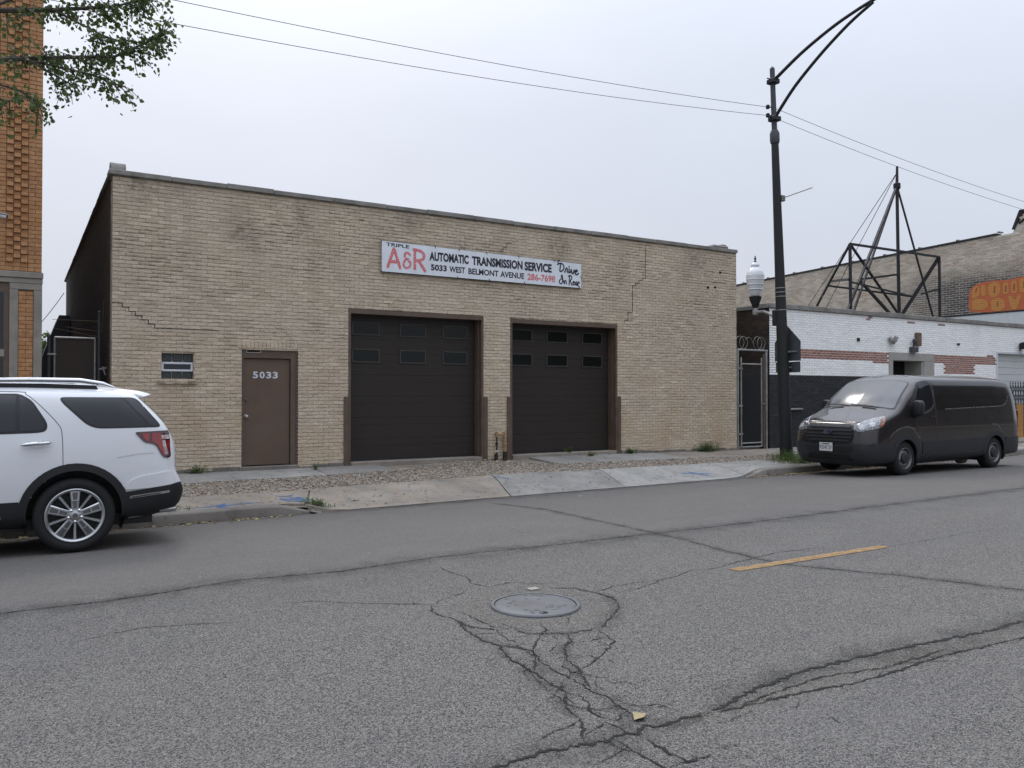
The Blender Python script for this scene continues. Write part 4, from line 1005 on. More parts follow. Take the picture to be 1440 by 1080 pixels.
# shed roof and back tree through the gap
sh = thing('rear_shed', 'dark grey leaning shed end behind the alley gate', 'shed', (.9, 29, .1))
mb = MB(); mb.add([(.62,28,.1),(1.34,28,.1),(1.34,28,4.0),(1.05,28,4.0),(.62,28,2.75),(.62,31,.1),(1.34,31,.1),(1.34,31,4.0),(1.05,31,4.0),(.62,31,2.75)],
   [(0,1,2,3,4),(9,8,7,6,5),(0,5,6,1),(1,6,7,2),(2,7,8,3),(3,8,9,4),(4,9,5,0)]); obj('wall', mb, M['grey_steel'], sh)
mb = MB(); mb.add([(.92,27.98,2.9),(1.22,27.98,2.9),(1.20,27.98,3.25),(1.06,27.98,3.35)], [(0,1,2,3)]); obj('torn_flashing', mb, M['white_metal'], sh)

# ================================================================== white building at the right
wb = thing('white_brick_building', 'low painted brick building with white top and dark base behind the van', 'building', (17.6, FY, .1))
WX0, WX1, WT = 17.6, 40.0, 3.98
whole = [(23.12,24.75,0,2.665),(29.06,32.9,0,3.03)]
fwb = obj('front_wall', wall_with_holes(MB(), WX0+.3, WX1, FY+.008, FY+.3, -.1, WT, whole), M['white_mortar'], wb)
for a, b in ((WX0+.001,23.119),(24.751,29.059),(32.9,WX1)): boxobj('dark_mortar', (a,b,FY+.0045,FY+.0079,-.1,2.145), M['dark_mortar'], fwb)
for r in ((18.2,22.9,2.635,2.90),(22.2,22.9,2.56,2.634),(25.31,28.97,2.635,2.90),(25.75,27.6,2.27,2.634)): boxobj('bare_mortar', (r[0],r[1],FY+.0042,FY+.0078,r[2],r[3]), M['red_mortar'], fwb)
wl = brick_list(WX0, WX1, .115, WT, whole, j=.010); sm = MB(); zone = []
def in_red(x, z, r):
    if z < 2.145: return 0
    for a, b, c, d in ((18.15,22.9,2.64,2.90),(22.2,22.9,2.56,2.64),(25.31,28.97,2.64,2.90),(28.4,28.8,2.90,2.96),(25.74,27.6,2.27,2.64)):
        jog = .09 if r % 2 else 0
        if a+jog < x < b-jog*(.5 if b > 23 else 0) and c < z < d: return 1
    for a, c in ((22.07,3.965),(24.08,3.90),(25.62,3.90),(25.75,3.90),(21.9,3.85)):
        if abs(x-a) < .12 and abs(z-c) < .036: return .85
    return 0
for b in wl:
    x, z = (b[0]+b[1])/2, (b[2]+b[3])/2; rd = in_red(x, z, b[4]); dk = 1. if z < 2.145 else 0.
    n0 = len(sm.v); yf = FY+rnd.uniform(-.002,.002)
    e_ = .004 if rd > .5 and z < 3 else 0
    brick_verts(sm, b[0]+e_, b[1]-e_, b[2]+e_, b[3]-e_, yf, .02, .003); zone += [(rd, dk, 0)]*(len(sm.v)-n0)
wo = obj('brickwork', sm, M['white_brick'], fwb, kind='stuff', fix=False)
at = wo.data.attributes.new('zone', 'FLOAT_VECTOR', 'POINT'); at.data.foreach_set('vector', [c for z in zone for c in z])
x = WX0-.05
while x < WX1: boxobj('coping_stone', (x, x+1.19, FY-.05+rnd.uniform(-.008,.008), FY+.33, WT+.002, WT+.14+rnd.uniform(-.012,.012)), M['coping'], fwb, .012); x += 1.2
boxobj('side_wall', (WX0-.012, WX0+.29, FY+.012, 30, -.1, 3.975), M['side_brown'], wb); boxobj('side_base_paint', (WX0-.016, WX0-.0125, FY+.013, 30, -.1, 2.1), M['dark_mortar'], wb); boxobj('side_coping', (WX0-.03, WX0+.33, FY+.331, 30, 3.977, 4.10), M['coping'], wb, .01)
boxobj('rear_wall', (WX0+.3, WX1, 29.7, 30, -.1, 3.9), M['side_brown'], wb); boxobj('roof', (WX0+.3, WX1, FY+.3, 29.7, 3.5, 3.62), M['roof'], wb)
boxobj('lintel', (22.905, 25.30, FY-.015, FY+.1, 2.667, 2.915), M['lintel_conc'], wb, .008)
boxobj('jamb', (22.905, 23.119, FY-.012, FY+.1, .1, 2.665), M['lintel_conc'], wb, .006); boxobj('jamb', (24.752, 25.30, FY-.012, FY+.1, .1, 2.665), M['lintel_conc'], wb, .006)
boxobj('reveal', (24.64, 24.749, FY+.02, FY+.6, .1, 2.66), M['lintel_conc'], wb); boxobj('dark_doorway', (23.0, 24.9, FY+.6, FY+.65, .1, 2.7), M['hole'], wb)
rd_ = boxobj('roll_door', (29.0, 33, FY+.14, FY+.18, .1, 3.06), M['white_door'], wb)
for i in range(12): boxobj('slat', (29.07, 32.9, FY+.12, FY+.139, .15+i*.24, .15+i*.24+.232), M['white_door'], rd_, .006)
mb = MB(); mb.box(28.98,29.06,FY-.02,FY+.13,.1,3.09); mb.box(29.06,32.9,FY-.02,FY+.13,3.032,3.09); obj('door_frame', mb, M['white_metal'], wb)
wl_ = thing('wall_lamp', 'round weathered lamp head on the white wall left of the doorway lintel', 'lamp', (23.02, FY-.1, 3.3))
mb = MB(); mb.lathe([(0,-.16),(.1,-.15),(.15,-.08),(.1,-.02),(.05,0)], (23.0,FY-.02,3.3), 'y', 16); obj('reflector', mb, M['galv'], wl_)
mb = MB(); mb.tube([(22.95,FY-.01,3.31),(23.2,FY-.12,3.36)], .04, 8); mb.bar((22.8,FY-.03,3.33),(23.2,FY-.03,3.33),.02); obj('arm', mb, M['lintel_conc'], wl_)
c2 = thing('wall_camera', 'dark dome camera on a box above the doorway lintel', 'camera', (24.1, FY-.1, 3.0))
boxobj('junction_box', (23.95,24.28,FY-.12,FY-.008,2.93,3.1), M['grey_steel'], c2, .01)
mb = MB(); mb.tube([(24.1,FY-.06,3.1),(24.06,FY-.1,3.26)], .03, 8); mb.lathe([(0,-.06),(.06,-.04),(.075,0),(.06,.06),(0,.09)], (24.07,FY-.12,3.28), 'z', 12); obj('dome', mb, M['grey_steel'], c2)
tag(boxobj('wall_box', (24.25,24.5,FY-.09,FY-.006,3.14,3.56), M['rusty'], None, .01), 'brown metal box on the white wall above the doorway', 'box')
tag(boxobj('wall_vent', (21.36,21.48,FY-.03,FY-.006,3.19,3.29), M['frame_black'], None, .004), 'tiny black vent in the white wall behind the pole', 'vent')
tag(boxobj('wall_vent', (26.6,26.74,FY-.03,FY-.006,3.24,3.31), M['frame_black'], None, .004), 'tiny black vent in the white wall right of the doorway', 'vent')
fl = thing('flood_light', 'black square flood light above the white roll door', 'lamp', (30.5, FY-.15, 3.3))
mb = MB(); mb.add([(30.36,FY-.3,3.2),(30.72,FY-.3,3.2),(30.72,FY-.22,3.46),(30.36,FY-.22,3.46),(30.42,FY-.05,3.22),(30.66,FY-.05,3.22),(30.66,FY-.04,3.42),(30.42,FY-.04,3.42)], [(0,1,2,3),(7,6,5,4),(0,4,5,1),(1,5,6,2),(2,6,7,3),(3,7,4,0)]); obj('housing', mb, M['frame_black'], fl)
boxobj('bracket', (30.5,30.58,FY-.045,FY-.005,3.16,3.36), M['galv'], fl)
tag(boxobj('pipe_stub', (18.2,18.9,FY-.06,FY-.006,1.17,1.22), M['galv'], None, .01), 'short grey pipe along the dark base beside the pole', 'pipe')
# scissor gate
sgate = thing('scissor_gate', 'folding grey lattice gate standing before the white roll door', 'gate', (30.6, FY-.25, .1))
for i in range(14):
    x = 29.4+i*.17; mb = MB(); mb.bar((x,FY-.25,.12),(x,FY-.25,2.05),.028,.012); obj('upright', mb, M['grey_steel'], sgate)
for i in range(13):
    x = 29.4+i*.17
    for k in range(6):
        z = .2+k*.3; mb = MB(); mb.bar((x,FY-.265,z),(x+.17,FY-.265,z+.3),.02,.008); mb.bar((x,FY-.235,z+.3),(x+.17,FY-.235,z),.02,.008); obj('lattice', mb, M['grey_steel'], sgate)
tag(boxobj('leaning_board', (29.53,29.9,FY-.42,FY-.38,.12,1.28), M['wood_yellow'], None, .006), 'upright yellow board leaning on the lattice gate behind the van', 'board')

# passage gate between the two buildings
pg = thing('chain_link_gate', 'narrow chain link gate with razor wire between garage and white building', 'gate', (17, FY, .1))
gy = FY+.04
for x, h in ((16.40,2.82),(17.50,2.82)):
    mb = MB(); mb.tube([(x,gy,0),(x,gy,h)], .034, 10); obj('post', mb, M['galv'], pg)
mb = MB(); mb.tube([(16.36,gy,2.80),(17.55,gy,2.80)], .026, 10); obj('top_rail', mb, M['galv'], pg)
mb = MB()
for a, b in (((16.50,gy-.03,.2),(16.50,gy-.03,2.6)),((17.28,gy-.03,.2),(17.28,gy-.03,2.6)),((16.50,gy-.03,2.42),(17.28,gy-.03,2.42)),((16.50,gy-.03,.2),(17.28,gy-.03,.2)),((16.5,gy-.03,.3),(17.28,gy-.03,.3))): mb.tube([a,b], .021, 8)
obj('gate_frame', mb, M['galv'], pg)
mb = MB(); mb.tube([(17.38,gy-.02,.15),(17.38,gy-.02,2.7)], .025, 8); obj('strike_pipe', mb, M['rusty'], pg)
mb = MB()
def clipseg(a, b, x0, x1, z0, z1):
    t0, t1 = 0, 1; dx, dz = b[0]-a[0], b[1]-a[1]
    for p, q in ((-dx,a[0]-x0),(dx,x1-a[0]),(-dz,a[1]-z0),(dz,z1-a[1])):
        if abs(p) < 1e-9: 
            if q < 0: return None
            continue
        r = q/p
        if p < 0: t0 = max(t0,r)
        else: t1 = min(t1,r)
    return None if t0 >= t1 else ((a[0]+dx*t0,a[1]+dz*t0),(a[0]+dx*t1,a[1]+dz*t1))
for k in range(-60, 60):
    for s_ in (1,-1):
        c = k*.065; a = (16.5, 1.3+c-2*s_); b = (17.28, 1.3+c-2*s_+s_*.78*1.25)
        q = clipseg((16.5, .3+c if s_>0 else 2.4-c), (17.28, .3+c+1. if s_>0 else 2.4-c-1.), 16.51, 17.27, .31, 2.41)
        if q: mb.tube([(q[0][0],gy-.03+.003*s_,q[0][1]),(q[1][0],gy-.03+.003*s_,q[1][1])], .0028, 3, False, False)
obj('chain_link', mb, M['grey_steel'], pg)
mb = MB()
for z in (.55,1.3,2.3): mb.bar((16.38,gy-.04,z),(16.53,gy-.04,z),.04,.05)
obj('hinge', mb, M['galv'], pg)
mb = MB(); mb.bar((17.27,gy-.05,1.35),(17.42,gy-.05,1.35),.03,.03); obj('latch', mb, M['galv'], pg)
for x, r_ in ((16.52,.17),(16.66,.17),(16.86,.15),(17.2,.18),(17.34,.17)):
    mb = MB(); mb.tube([(x+r_*math.cos(a*.314)*.75, gy+.05*math.sin(a*.157), 3.0+r_*math.sin(a*.314)) for a in range(21 if r_ != .15 else 9)], .0055, 5); obj('razor_coil', mb, M['galv'], pg)
tag(boxobj('passage_door', (16.33,17.59,19.6,19.7,0,2.0), M['dark_mortar'], None), 'dark boarded barrier deep inside the passage behind the chain link gate', 'barrier')
boxobj('passage_ground', (16.33, 17.59, FY+.35, 19.6, -.1, .14), M['conc_kerb'], None, kind='structure')

# sign frame on the roof
rf = thing('roof_sign_frame', 'old black steel tripod sign frame standing on the white building roof', 'frame', (25.5, 17.5, 3.62))
def rbar(nm, a, b, w_): mb = MB(); mb.bar(a, b, w_); obj(nm, mb, M['frame_black'], rf)
hub = (26.655,17.5,9.02)
def ext(a, b, z=3.62):
    t = (z-a[2])/(b[2]-a[2]); return tuple(lerp(a[i],b[i],t) for i in range(3))
mb = MB(); mb.tube([(26.75,17.5,3.62),(26.655,17.5,9.0),(26.673,17.5,9.72)], [.06,.055,.04], 10); obj('mast', mb, M['frame_black'], rf)
mb = MB(); mb.lathe([(.1,-.12),(.12,-.08),(.12,.08),(.05,.12)], (26.655,17.5,9.02), n=12); obj('hub', mb, M['frame_black'], rf)
rbar('leg', hub, ext(hub, (23.36,17.02,4.59)), .075); rbar('leg', hub, ext(hub, (23.95,17.25,4.57)), .06); rbar('leg', hub, ext(hub, (28.05,17.1,4.595)), .05)
TL, TR = (23.336,17.0,6.555), (28.38,17.0,6.568)
rbar('top_bar', TL, TR, .07); rbar('post', TL, (23.36,17.0,3.62), .075); rbar('post', TR, (28.40,17.0,3.62), .07)
rbar('strut', TL, ext(TL, (25.633,20.,5.10)), .065); rbar('strut', TL, ext(TL, (27.18,18.,4.78)), .065); rbar('strut', TR, ext(TR, (27.94,18.,4.79)), .11); rbar('strut', (24.55,17.5,5.49), (26.6,17.5,4.2), .08)
rbar('rail', (24.9,19.05,5.52), (26.7,17.02,5.04), .06); rbar('rail', (24.85,18.9,5.66), (23.3,17.0,5.384), .08); rbar('rail', (24.59,17.5,5.541), (26.655,17.5,5.866), .07); rbar('rail', (27.6,17.2,5.20), (28.4,17.0,5.43), .06); rbar('rail', (23.36,17.0,5.3), (26.695,17.0,5.044), .05)
for e in ((27.77,22,5.487),(28.82,22,5.456)): mb = MB(); mb.tube([(26.67,17.5,9.5), ext((26.67,17.5,9.5), e)], .012, 5); obj('guy_wire', mb, M['frame_black'], rf)

# ================================================================== tan brick building at the back right
tb = thing('tan_brick_building', 'tall tan brick side wall with graffiti beyond the roof sign frame', 'building', (36, 18, .1))
TXW = 36.0
def ttop(y): return interp(y, (15.3,18.0,18.01,18.25,18.26,34.5,45), (9.4,9.35,8.97,8.6,8.585,8.04,7.7))
boxobj('wall_core', (TXW+.012, 60, 15.4, 45, 0, 7.6), M['common_mortar'], tb)
bw = MB(); ny = 60
ysl = [15.4+29.6*i/ny for i in range(ny+1)]
bw.add([(TXW+.0118, y, z) for y in ysl for z in (3.0, ttop(y)-.12)], [(2*i,2*i+1,2*i+3,2*i+2) for i in range(ny)])
side = obj('side_wall', bw, M['common_mortar'], tb)
bwk = MB(); nr = int((9.4-3)/.1)
for r in range(nr):
    z = 3.0+r*.1; y = 15.4-(.15 if r % 2 else 0)
    while y < 44.8:
        if z+.1 < ttop(y+.15)-.10:
            xf = TXW+rnd.uniform(-.004,.004); a, b, c, d = y+.012, y+.288, z+.013, z+.087
            bwk.add([(xf,a,c),(xf,b,c),(xf,b,d),(xf,a,d),(TXW+.02,a,c),(TXW+.02,b,c),(TXW+.02,b,d),(TXW+.02,a,d)], [(3,2,1,0),(0,1,5,4),(1,2,6,5),(2,3,7,6),(3,0,4,7)])
        y += .3
obj('brickwork', bwk, M['common'], side, kind='stuff')
y = 15.4
while y < 44.5:
    y2 = y+.9; mb = MB()
    if not (17.2 < y < 18.26): mb.bbox(TXW-.06, TXW+.4, y, y2-.02, -.05, .05, .02)
    mb.v = [(a, b, c+ttop(b)-.05) for a,b,c in mb.v]
    if mb.v: obj('coping_tile', mb, M['frame_black'], side)
    if int(y*10) % 2 == 0: boxobj('coping_lug', (TXW-.05,TXW+.3,y2-.14,y2-.02,ttop(y2)-.001,ttop(y2)+.06), M['coping'], side, .02)
    y = y2
boxobj('coping_step', (TXW-.06,TXW+.4,17.1,18.05,9.28,9.38), M['frame_black'], side, .02)
mb = MB(); mb.add([(x,y,z) for x in (TXW-.06,TXW+.4) for y,z in ((17.96,9.379),(18.06,9.36),(18.36,8.60),(18.26,8.58))], [(0,1,2,3),(7,6,5,4),(0,4,5,1),(1,5,6,2),(2,6,7,3),(3,7,4,0)]); obj('coping_step', mb, M['frame_black'], side)
boxobj('white_band', (TXW-.012,TXW-.006,15.4,24,3.0,5.14), M['white_door'], side)
boxobj('roof_flashing', (TXW-.03,TXW-.013,15.4,24,5.10,5.17), M['frame_black'], side)
# graffiti: sprayed letters lying on the bricks
def gr(poly, off, m):
    mb = MB(); mb.add([(TXW-.006-off, y, z) for y,z in poly], [list(range(len(poly)))]); b = base_of(side)
    me = mesh_of('graffiti', [(p[0]-b.x,p[1]-b.y,p[2]-b.z) for p in mb.v], mb.f, None, m); return link('graffiti', me, side)
Y0 = 20.15
def scallop(P, n=7, amp=.05):
    o = []
    for i, p in enumerate(P):
        q = P[(i+1) % len(P)]
        for k in range(n): t = k/n; o.append((lerp(p[0],q[0],t), lerp(p[1],q[1],t)+amp*abs(math.sin(math.pi*t*1.5+i))))
    return o
gr(scallop(rpoly([(20.25,5.25),(20.2,6.2),(19.9,6.46),(19.2,6.52),(18.6,6.46),(17.4,6.6),(16.2,6.6),(15.6,6.4),(15.6,5.1),(17.2,5.08),(18.6,5.05),(19.4,5.15)], .25, 3), 3, .035), 0, M['graf_red'])
LET = [[(20.1,5.85),(20.08,6.25),(19.88,6.4),(19.74,6.3),(19.76,5.95),(19.9,5.86)], [(19.68,5.9),(19.7,6.38),(19.5,6.42),(19.46,5.92)], [(19.38,5.95),(19.4,6.3),(19.2,6.48),(18.92,6.42),(18.84,6.1),(18.96,5.84),(19.2,5.8)],
       [(18.76,5.86),(18.76,6.4),(18.56,6.42),(18.5,5.9)], [(18.42,5.9),(18.42,6.42),(18.2,6.46),(18.16,5.92)], [(18.08,5.88),(18.1,6.46),(17.6,6.54),(17.56,6.3),(17.8,6.22),(17.62,6.1),(17.6,5.9)], [(17.46,5.9),(17.46,6.54),(16.9,6.54),(16.86,6.0)], [(16.76,5.9),(16.76,6.54),(16.1,6.54),(16.1,5.9)],
       [(20.1,5.74),(19.75,5.82),(19.42,5.72),(19.36,5.4),(19.7,5.28),(20.08,5.36)], [(19.26,5.7),(18.98,5.78),(18.7,5.66),(18.66,5.3),(18.95,5.18),(19.24,5.24)], [(18.56,5.8),(18.4,5.8),(18.28,5.55),(18.16,5.8),(18.0,5.78),(18.18,5.2),(18.42,5.2)], [(17.9,5.8),(17.5,5.82),(17.46,5.5),(17.6,5.2),(17.92,5.2),(17.72,5.5)], [(17.36,5.8),(16.8,5.82),(16.8,5.2),(17.36,5.2)], [(16.7,5.8),(16.0,5.82),(16.0,5.2),(16.7,5.2)]]
for k, L in enumerate(LET): gr(rpoly(L, .12, 4), .004+.0005*k, M['graf_yel'])
LIN = [[(19.92,6.1),(19.86,6.3)],[(19.12,6.0),(19.1,6.28)],[(18.98,5.4),(18.98,5.58)],[(19.9,5.55),(19.6,5.58)],[(18.3,6.0),(18.3,6.3)],[(18.64,6.0),(18.64,6.25)],[(17.9,6.1),(17.9,6.35)],[(17.2,6.0),(17.2,6.35)],[(17.75,5.4),(17.75,5.6)],[(17.1,5.35),(17.1,5.65)],[(16.4,5.4),(16.4,5.7)]]
for k, ((ya,za),(yb,zb)) in enumerate(LIN): gr([(ya-.025,za),(ya+.025,za),(yb+.025,zb),(yb-.025,zb)], .014+.0004*k, M['graf_line'])

# ================================================================== street light
PB, PT = Vector((15.64,13.15,.08)), Vector((15.2,13.15,9.32))
def pz(z): return PB+(PT-PB)*((z-PB.z)/(PT.z-PB.z))
sl = thing('street_light', 'tall black street light pole with curved arms and an acorn lamp', 'street light', tuple(PB))
mb = MB(); mb.tube([pz(.08),pz(2),pz(4),pz(6),pz(7.62)], [.152,.138,.118,.098,.084], 20); obj('shaft', mb, M['black_steel'], sl)
mb = MB(); mb.tube([pz(.07),pz(.16)], [.185,.16], 20); obj('base_collar', mb, M['galv'], sl)
mb = MB(); mb.tube([pz(7.55),pz(7.6),pz(7.78),pz(7.86)], [.098,.112,.112,.08], 18); obj('collar', mb, M['grey_steel'], sl)
mb = MB(); mb.tube([pz(7.85),pz(9.25),pz(9.31),pz(9.36)], [.064,.058,.058,.02], 16); obj('mast_top', mb, M['grey_steel'], sl)
for z in (8.12,9.0):
    mb = MB(); p = pz(z); mb.bbox(p.x-.11,p.x+.11,p.y-.13,p.y+.1,z-.055,z+.055,.015); mb.bar((p.x-.19,p.y,z+.05),(p.x-.05,p.y,z+.05),.02); mb.bar((p.x-.19,p.y,z-.04),(p.x-.05,p.y,z-.04),.02); obj('arm_clamp', mb, M['frame_black'], sl)
a0 = pz(9.0).x; 
def arm(L, r0, r1):
    mb = MB(); n = len(L); P = []
    for i in range(n-1):
        for k in range(5): P.append((a0, lerp(L[i][0],L[i+1][0],k/5), lerp(L[i][1],L[i+1][1],k/5)))
    P.append((a0,)+L[-1])
    for _ in range(4): P = [P[0]]+[tuple((P[j-1][c]+2*P[j][c]+P[j+1][c])/4 for c in range(3)) for j in range(1,len(P)-1)]+[P[-1]]
    mb.tube(P, [lerp(r0,r1,i/(len(P)-1)) for i in range(len(P))], 10); obj('arm', mb, M['frame_black'], sl)
arm([(13.12,9.02),(12.33,9.40),(11.40,9.70),(10.5,9.86),(9.4,9.93)], .042, .034); arm([(13.1,8.12),(12.53,8.69),(11.76,9.21),(11.05,9.60),(10.5,9.80)], .04, .034)
mb = MB(); mb.bbox(a0-.15,a0+.15,8.75,9.42,9.84,9.98,.05); obj('lamp_head', mb, M['grey_steel'], sl)
mb = MB(); p = pz(6.27); mb.tube([(p.x+.1,p.y-.02,6.25),(p.x+.13,p.y-.9,6.33)], .012, 6); mb.bbox(p.x+.05,p.x+.16,p.y-.12,p.y-.02,6.18,6.32,.01); obj('banner_rod', mb, M['galv'], sl)
for z in (4.02,4.12,3.92,3.6): mb = MB(); mb.tube([pz(z),pz(z+.018)], .125, 20); obj('strap', mb, M['galv'], sl)
mb = MB(); p = pz(4.1); mb.tube([(p.x+.1,p.y-.1,4.1),(p.x+.5,p.y-.2,4.14),(21.0,FY+.1,4.25)], .006, 5); obj('guy_strand', mb, M['galv'], sl)
# acorn lamp
ax, ay = pz(4).x, 13.92
al = obj('acorn_globe', MB().lathe([(r_*.76,4.02+(z_-3.98)*.95) for r_,z_ in [(.135,3.98),(.17,4.04),(.235,4.2),(.275,4.38),(.285,4.48),(.262,4.58),(.2,4.66),(.135,4.71),(.118,4.735),(.135,4.755),(.132,4.79),(.095,4.83),(.06,4.85),(0,4.855)]], (ax,ay,0), 'z', 24), M['globe'], sl)
for z in (4.18,4.3,4.42,4.52): 
    r_ = .765*interp(z, (4.04,4.2,4.38,4.48,4.58), (.17,.235,.275,.285,.262)); mb = MB(); mb.lathe([(r_,-.012),(r_+.008,0),(r_,.012)], (ax,ay,z), n=24); obj('rib', mb, M['globe'], al)
mb = MB(); mb.lathe([(0,4.82),(.045,4.83),(.04,4.86),(.015,4.90),(.028,4.93),(.03,4.95),(.012,4.975),(.018,4.995),(0,5.02)], (ax,ay,0), 'z', 14); obj('finial', mb, M['grey_steel'], al)
mb = MB(); mb.lathe([(.06,3.72),(.075,3.76),(.15,3.97),(.155,4.0),(.12,4.01)], (ax,ay,0), 'z', 20); obj('lamp_cup', mb, M['black_steel'], sl)
mb = MB(); mb.lathe([(0,3.55),(.06,3.56),(.075,3.62),(.06,3.68),(.06,3.72)], (ax,ay,0), 'z', 16); mb.tube([(ax,ay,3.62),(ax,ay-.25,3.62),(ax,ay-.45,3.54),(ax,13.2,3.38)], .036, 10); obj('lamp_arm', mb, M['galv'], sl)
mb = MB(); mb.bbox(ax-.09,ax+.09,13.22,13.34,3.24,3.62,.02); obj('arm_plate', mb, M['black_steel'], sl)
# traffic signs seen from behind
pn = pz(3)
ts = thing('warning_sign', 'grey back of a pentagonal road sign fixed to the black pole', 'road sign', (pn.x+.19, pn.y, 2.4))
def yzplate(nm, P, x0, x1, m, par):
    mb = MB(); n = len(P); mb.add([(x0,y,z) for y,z in P]+[(x1,y,z) for y,z in P], [list(range(n)), list(range(n,2*n))[::-1]]+[[i,(i+1)%n,n+(i+1)%n,n+i] for i in range(n)]); return obj(nm, mb, m, par)
yzplate('plate', [(13.15-.38,2.40),(13.15+.38,2.40),(13.15+.38,2.86),(13.15,3.24),(13.15-.38,2.86)], pn.x+.19, pn.x+.194, M['grey_steel'], ts)
mb = MB(); mb.bar((pn.x+.17,13.15-.3,2.62),(pn.x+.17,13.15+.3,2.62),.03); mb.bar((pn.x+.02,13.05,2.62),(pn.x+.18,13.05,2.62),.04); obj('bracket', mb, M['galv'], ts)
p2 = thing('sign_plaque', 'small rectangular sign back below the pentagonal sign on the pole', 'road sign', (pn.x+.2, 13.15, 2.12))
yzplate('plate', [(13.15-.36,2.13),(13.15+.36,2.13),(13.15+.36,2.38),(13.15-.36,2.38)], pn.x+.2, pn.x+.204, M['grey_steel'], p2)
mb = MB(); mb.bar((pn.x+.02,13.05,2.25),(pn.x+.2,13.05,2.25),.04); obj('bracket', mb, M['galv'], p2)
# overhead wires
def wire(label, a, b, sag, r_=.0055):
    a = Vector(a); b = Vector(b); mb = MB(); n = 40
    mb.tube([a.lerp(b, i/n)-Vector((0,0,4*sag*(i/n)*(1-i/n))) for i in range(n+1)], r_, 5)
    tag(obj('overhead_wire', mb, M['asbestos_wire']), label, 'wire', 'overhead wires')
wire('upper thin wire running from the pole over the garage roof', (15.13,13.2,8.40), (-22,13.3,8.4), .84)
wire('lower thin wire running from the pole over the garage roof', (15.13,13.2,8.20), (-22,13.3,8.1), .98)
wire('upper thin wire running right from the pole over the sign frame', (15.3,13.2,8.42), (52,13.3,8.35), .95)
wire('lower thin wire running right from the pole over the sign frame', (15.3,13.2,8.18), (52,13.3,8.15), .98)
for k, z in enumerate((8.2,8.4)):
    mb = MB(); mb.lathe([(.0,-.05),(.035,-.045),(.05,-.02),(.035,0),(.05,.02),(.035,.045),(0,.05)], (15.1,13.2,z), n=12); mb.tube([(15.1,13.2,z),(15.26,13.15,z)], .014, 6); obj('insulator', mb, M['frame_black'], sl)
wire('highest of three thin wires behind the orange building', (.6,32,7.25), (-14,36,8.6), .1, .012); wire('middle of three thin wires behind the orange building', (.6,32,7.0), (-14,36,8.2), .1, .012); wire('lowest of three thin wires behind the orange building', (.6,32,6.8), (-14,36,7.9), .1, .012)
wire('slanting wire dropping to the rear shed by the alley', (1.3,31,5.0), (.2,34,3.6), .1, .012)

# ================================================================== weeds
def weed(label, x, y, n, h, sp, zf=zw, grass=.28):
    mb = MB()
    for i in range(n):
        a = rnd.uniform(0,6.28); r_ = sp*min(1, abs(rnd.gauss(0,.5))); bx, by = x+r_*math.cos(a), y+r_*math.sin(a)*.45
        z = zf(bx,by); hh = h*rnd.uniform(.35,1); lx, ly = rnd.gauss(0,.5)*hh, rnd.gauss(0,.4)*hh; wd = rnd.uniform(.004,.008)
        if rnd.random() < grass:
            mb.add([(bx-wd,by,z),(bx+wd,by,z),(bx+lx*.5+wd*.7,by+ly*.5,z+hh*.65),(bx+lx*.5-wd*.7,by+ly*.5,z+hh*.65),(bx+lx,by+ly,z+hh*.8)], [(0,1,2,3),(3,2,4)])
        else:
            for k in range(4):
                t = rnd.uniform(.2,1); px_, py_, pz_ = bx+lx*t, by+ly*t, z+hh*t; s = rnd.uniform(.012,.028); q = rnd.uniform(0,6.28); c, d = math.cos(q)*s, math.sin(q)*s
                mb.add([(px_,py_,pz_),(px_+c-d*.4,py_+d+c*.4,pz_+s*.4),(px_+2*c,py_+2*d,pz_+s*.2),(px_+c+d*.4,py_+d-c*.4,pz_+s*.4)], [(0,1,2,3)])
    o = obj('weed_clump', mb, M['weed'], fix=False); tag(o, label, 'weeds', 'weeds along the pavement')
weed('small weed tuft at the wall left of the brown entry door', 2.72, FY-.09, 90, .16, .2)
weed('dry weed tuft in the joint at the end of the kerb', 3.75, 11.62, 110, .11, .28)
weed('single upright weed in the slab joint by the entry door', 4.79, 14.95, 26, .2, .05)
weed('large green weed clump at the garage wall near the chain link gate', 15.1, FY-.14, 300, .3, .5)
weed('weed tuft at the jamb right of the second garage door', 12.62, FY-.1, 80, .17, .15)
weed('leafy weed on the sill of the second garage door', 10.9, FY+.02, 45, .14, .1, lambda x,y: .268)
weed('low weed in front of the second garage door', 11.28, FY-.3, 60, .12, .14)
weed('dense leafy weeds around the base of the black pole', 15.35, 12.9, 520, .26, .62)
weed('flat leafy weeds between the pole and the van bumper', 15.2, 12.35, 460, .2, .85)
weed('thin dry weed strip on the kerb behind the white car', 1.7, yk(1.7)+.25, 60, .08, .3)

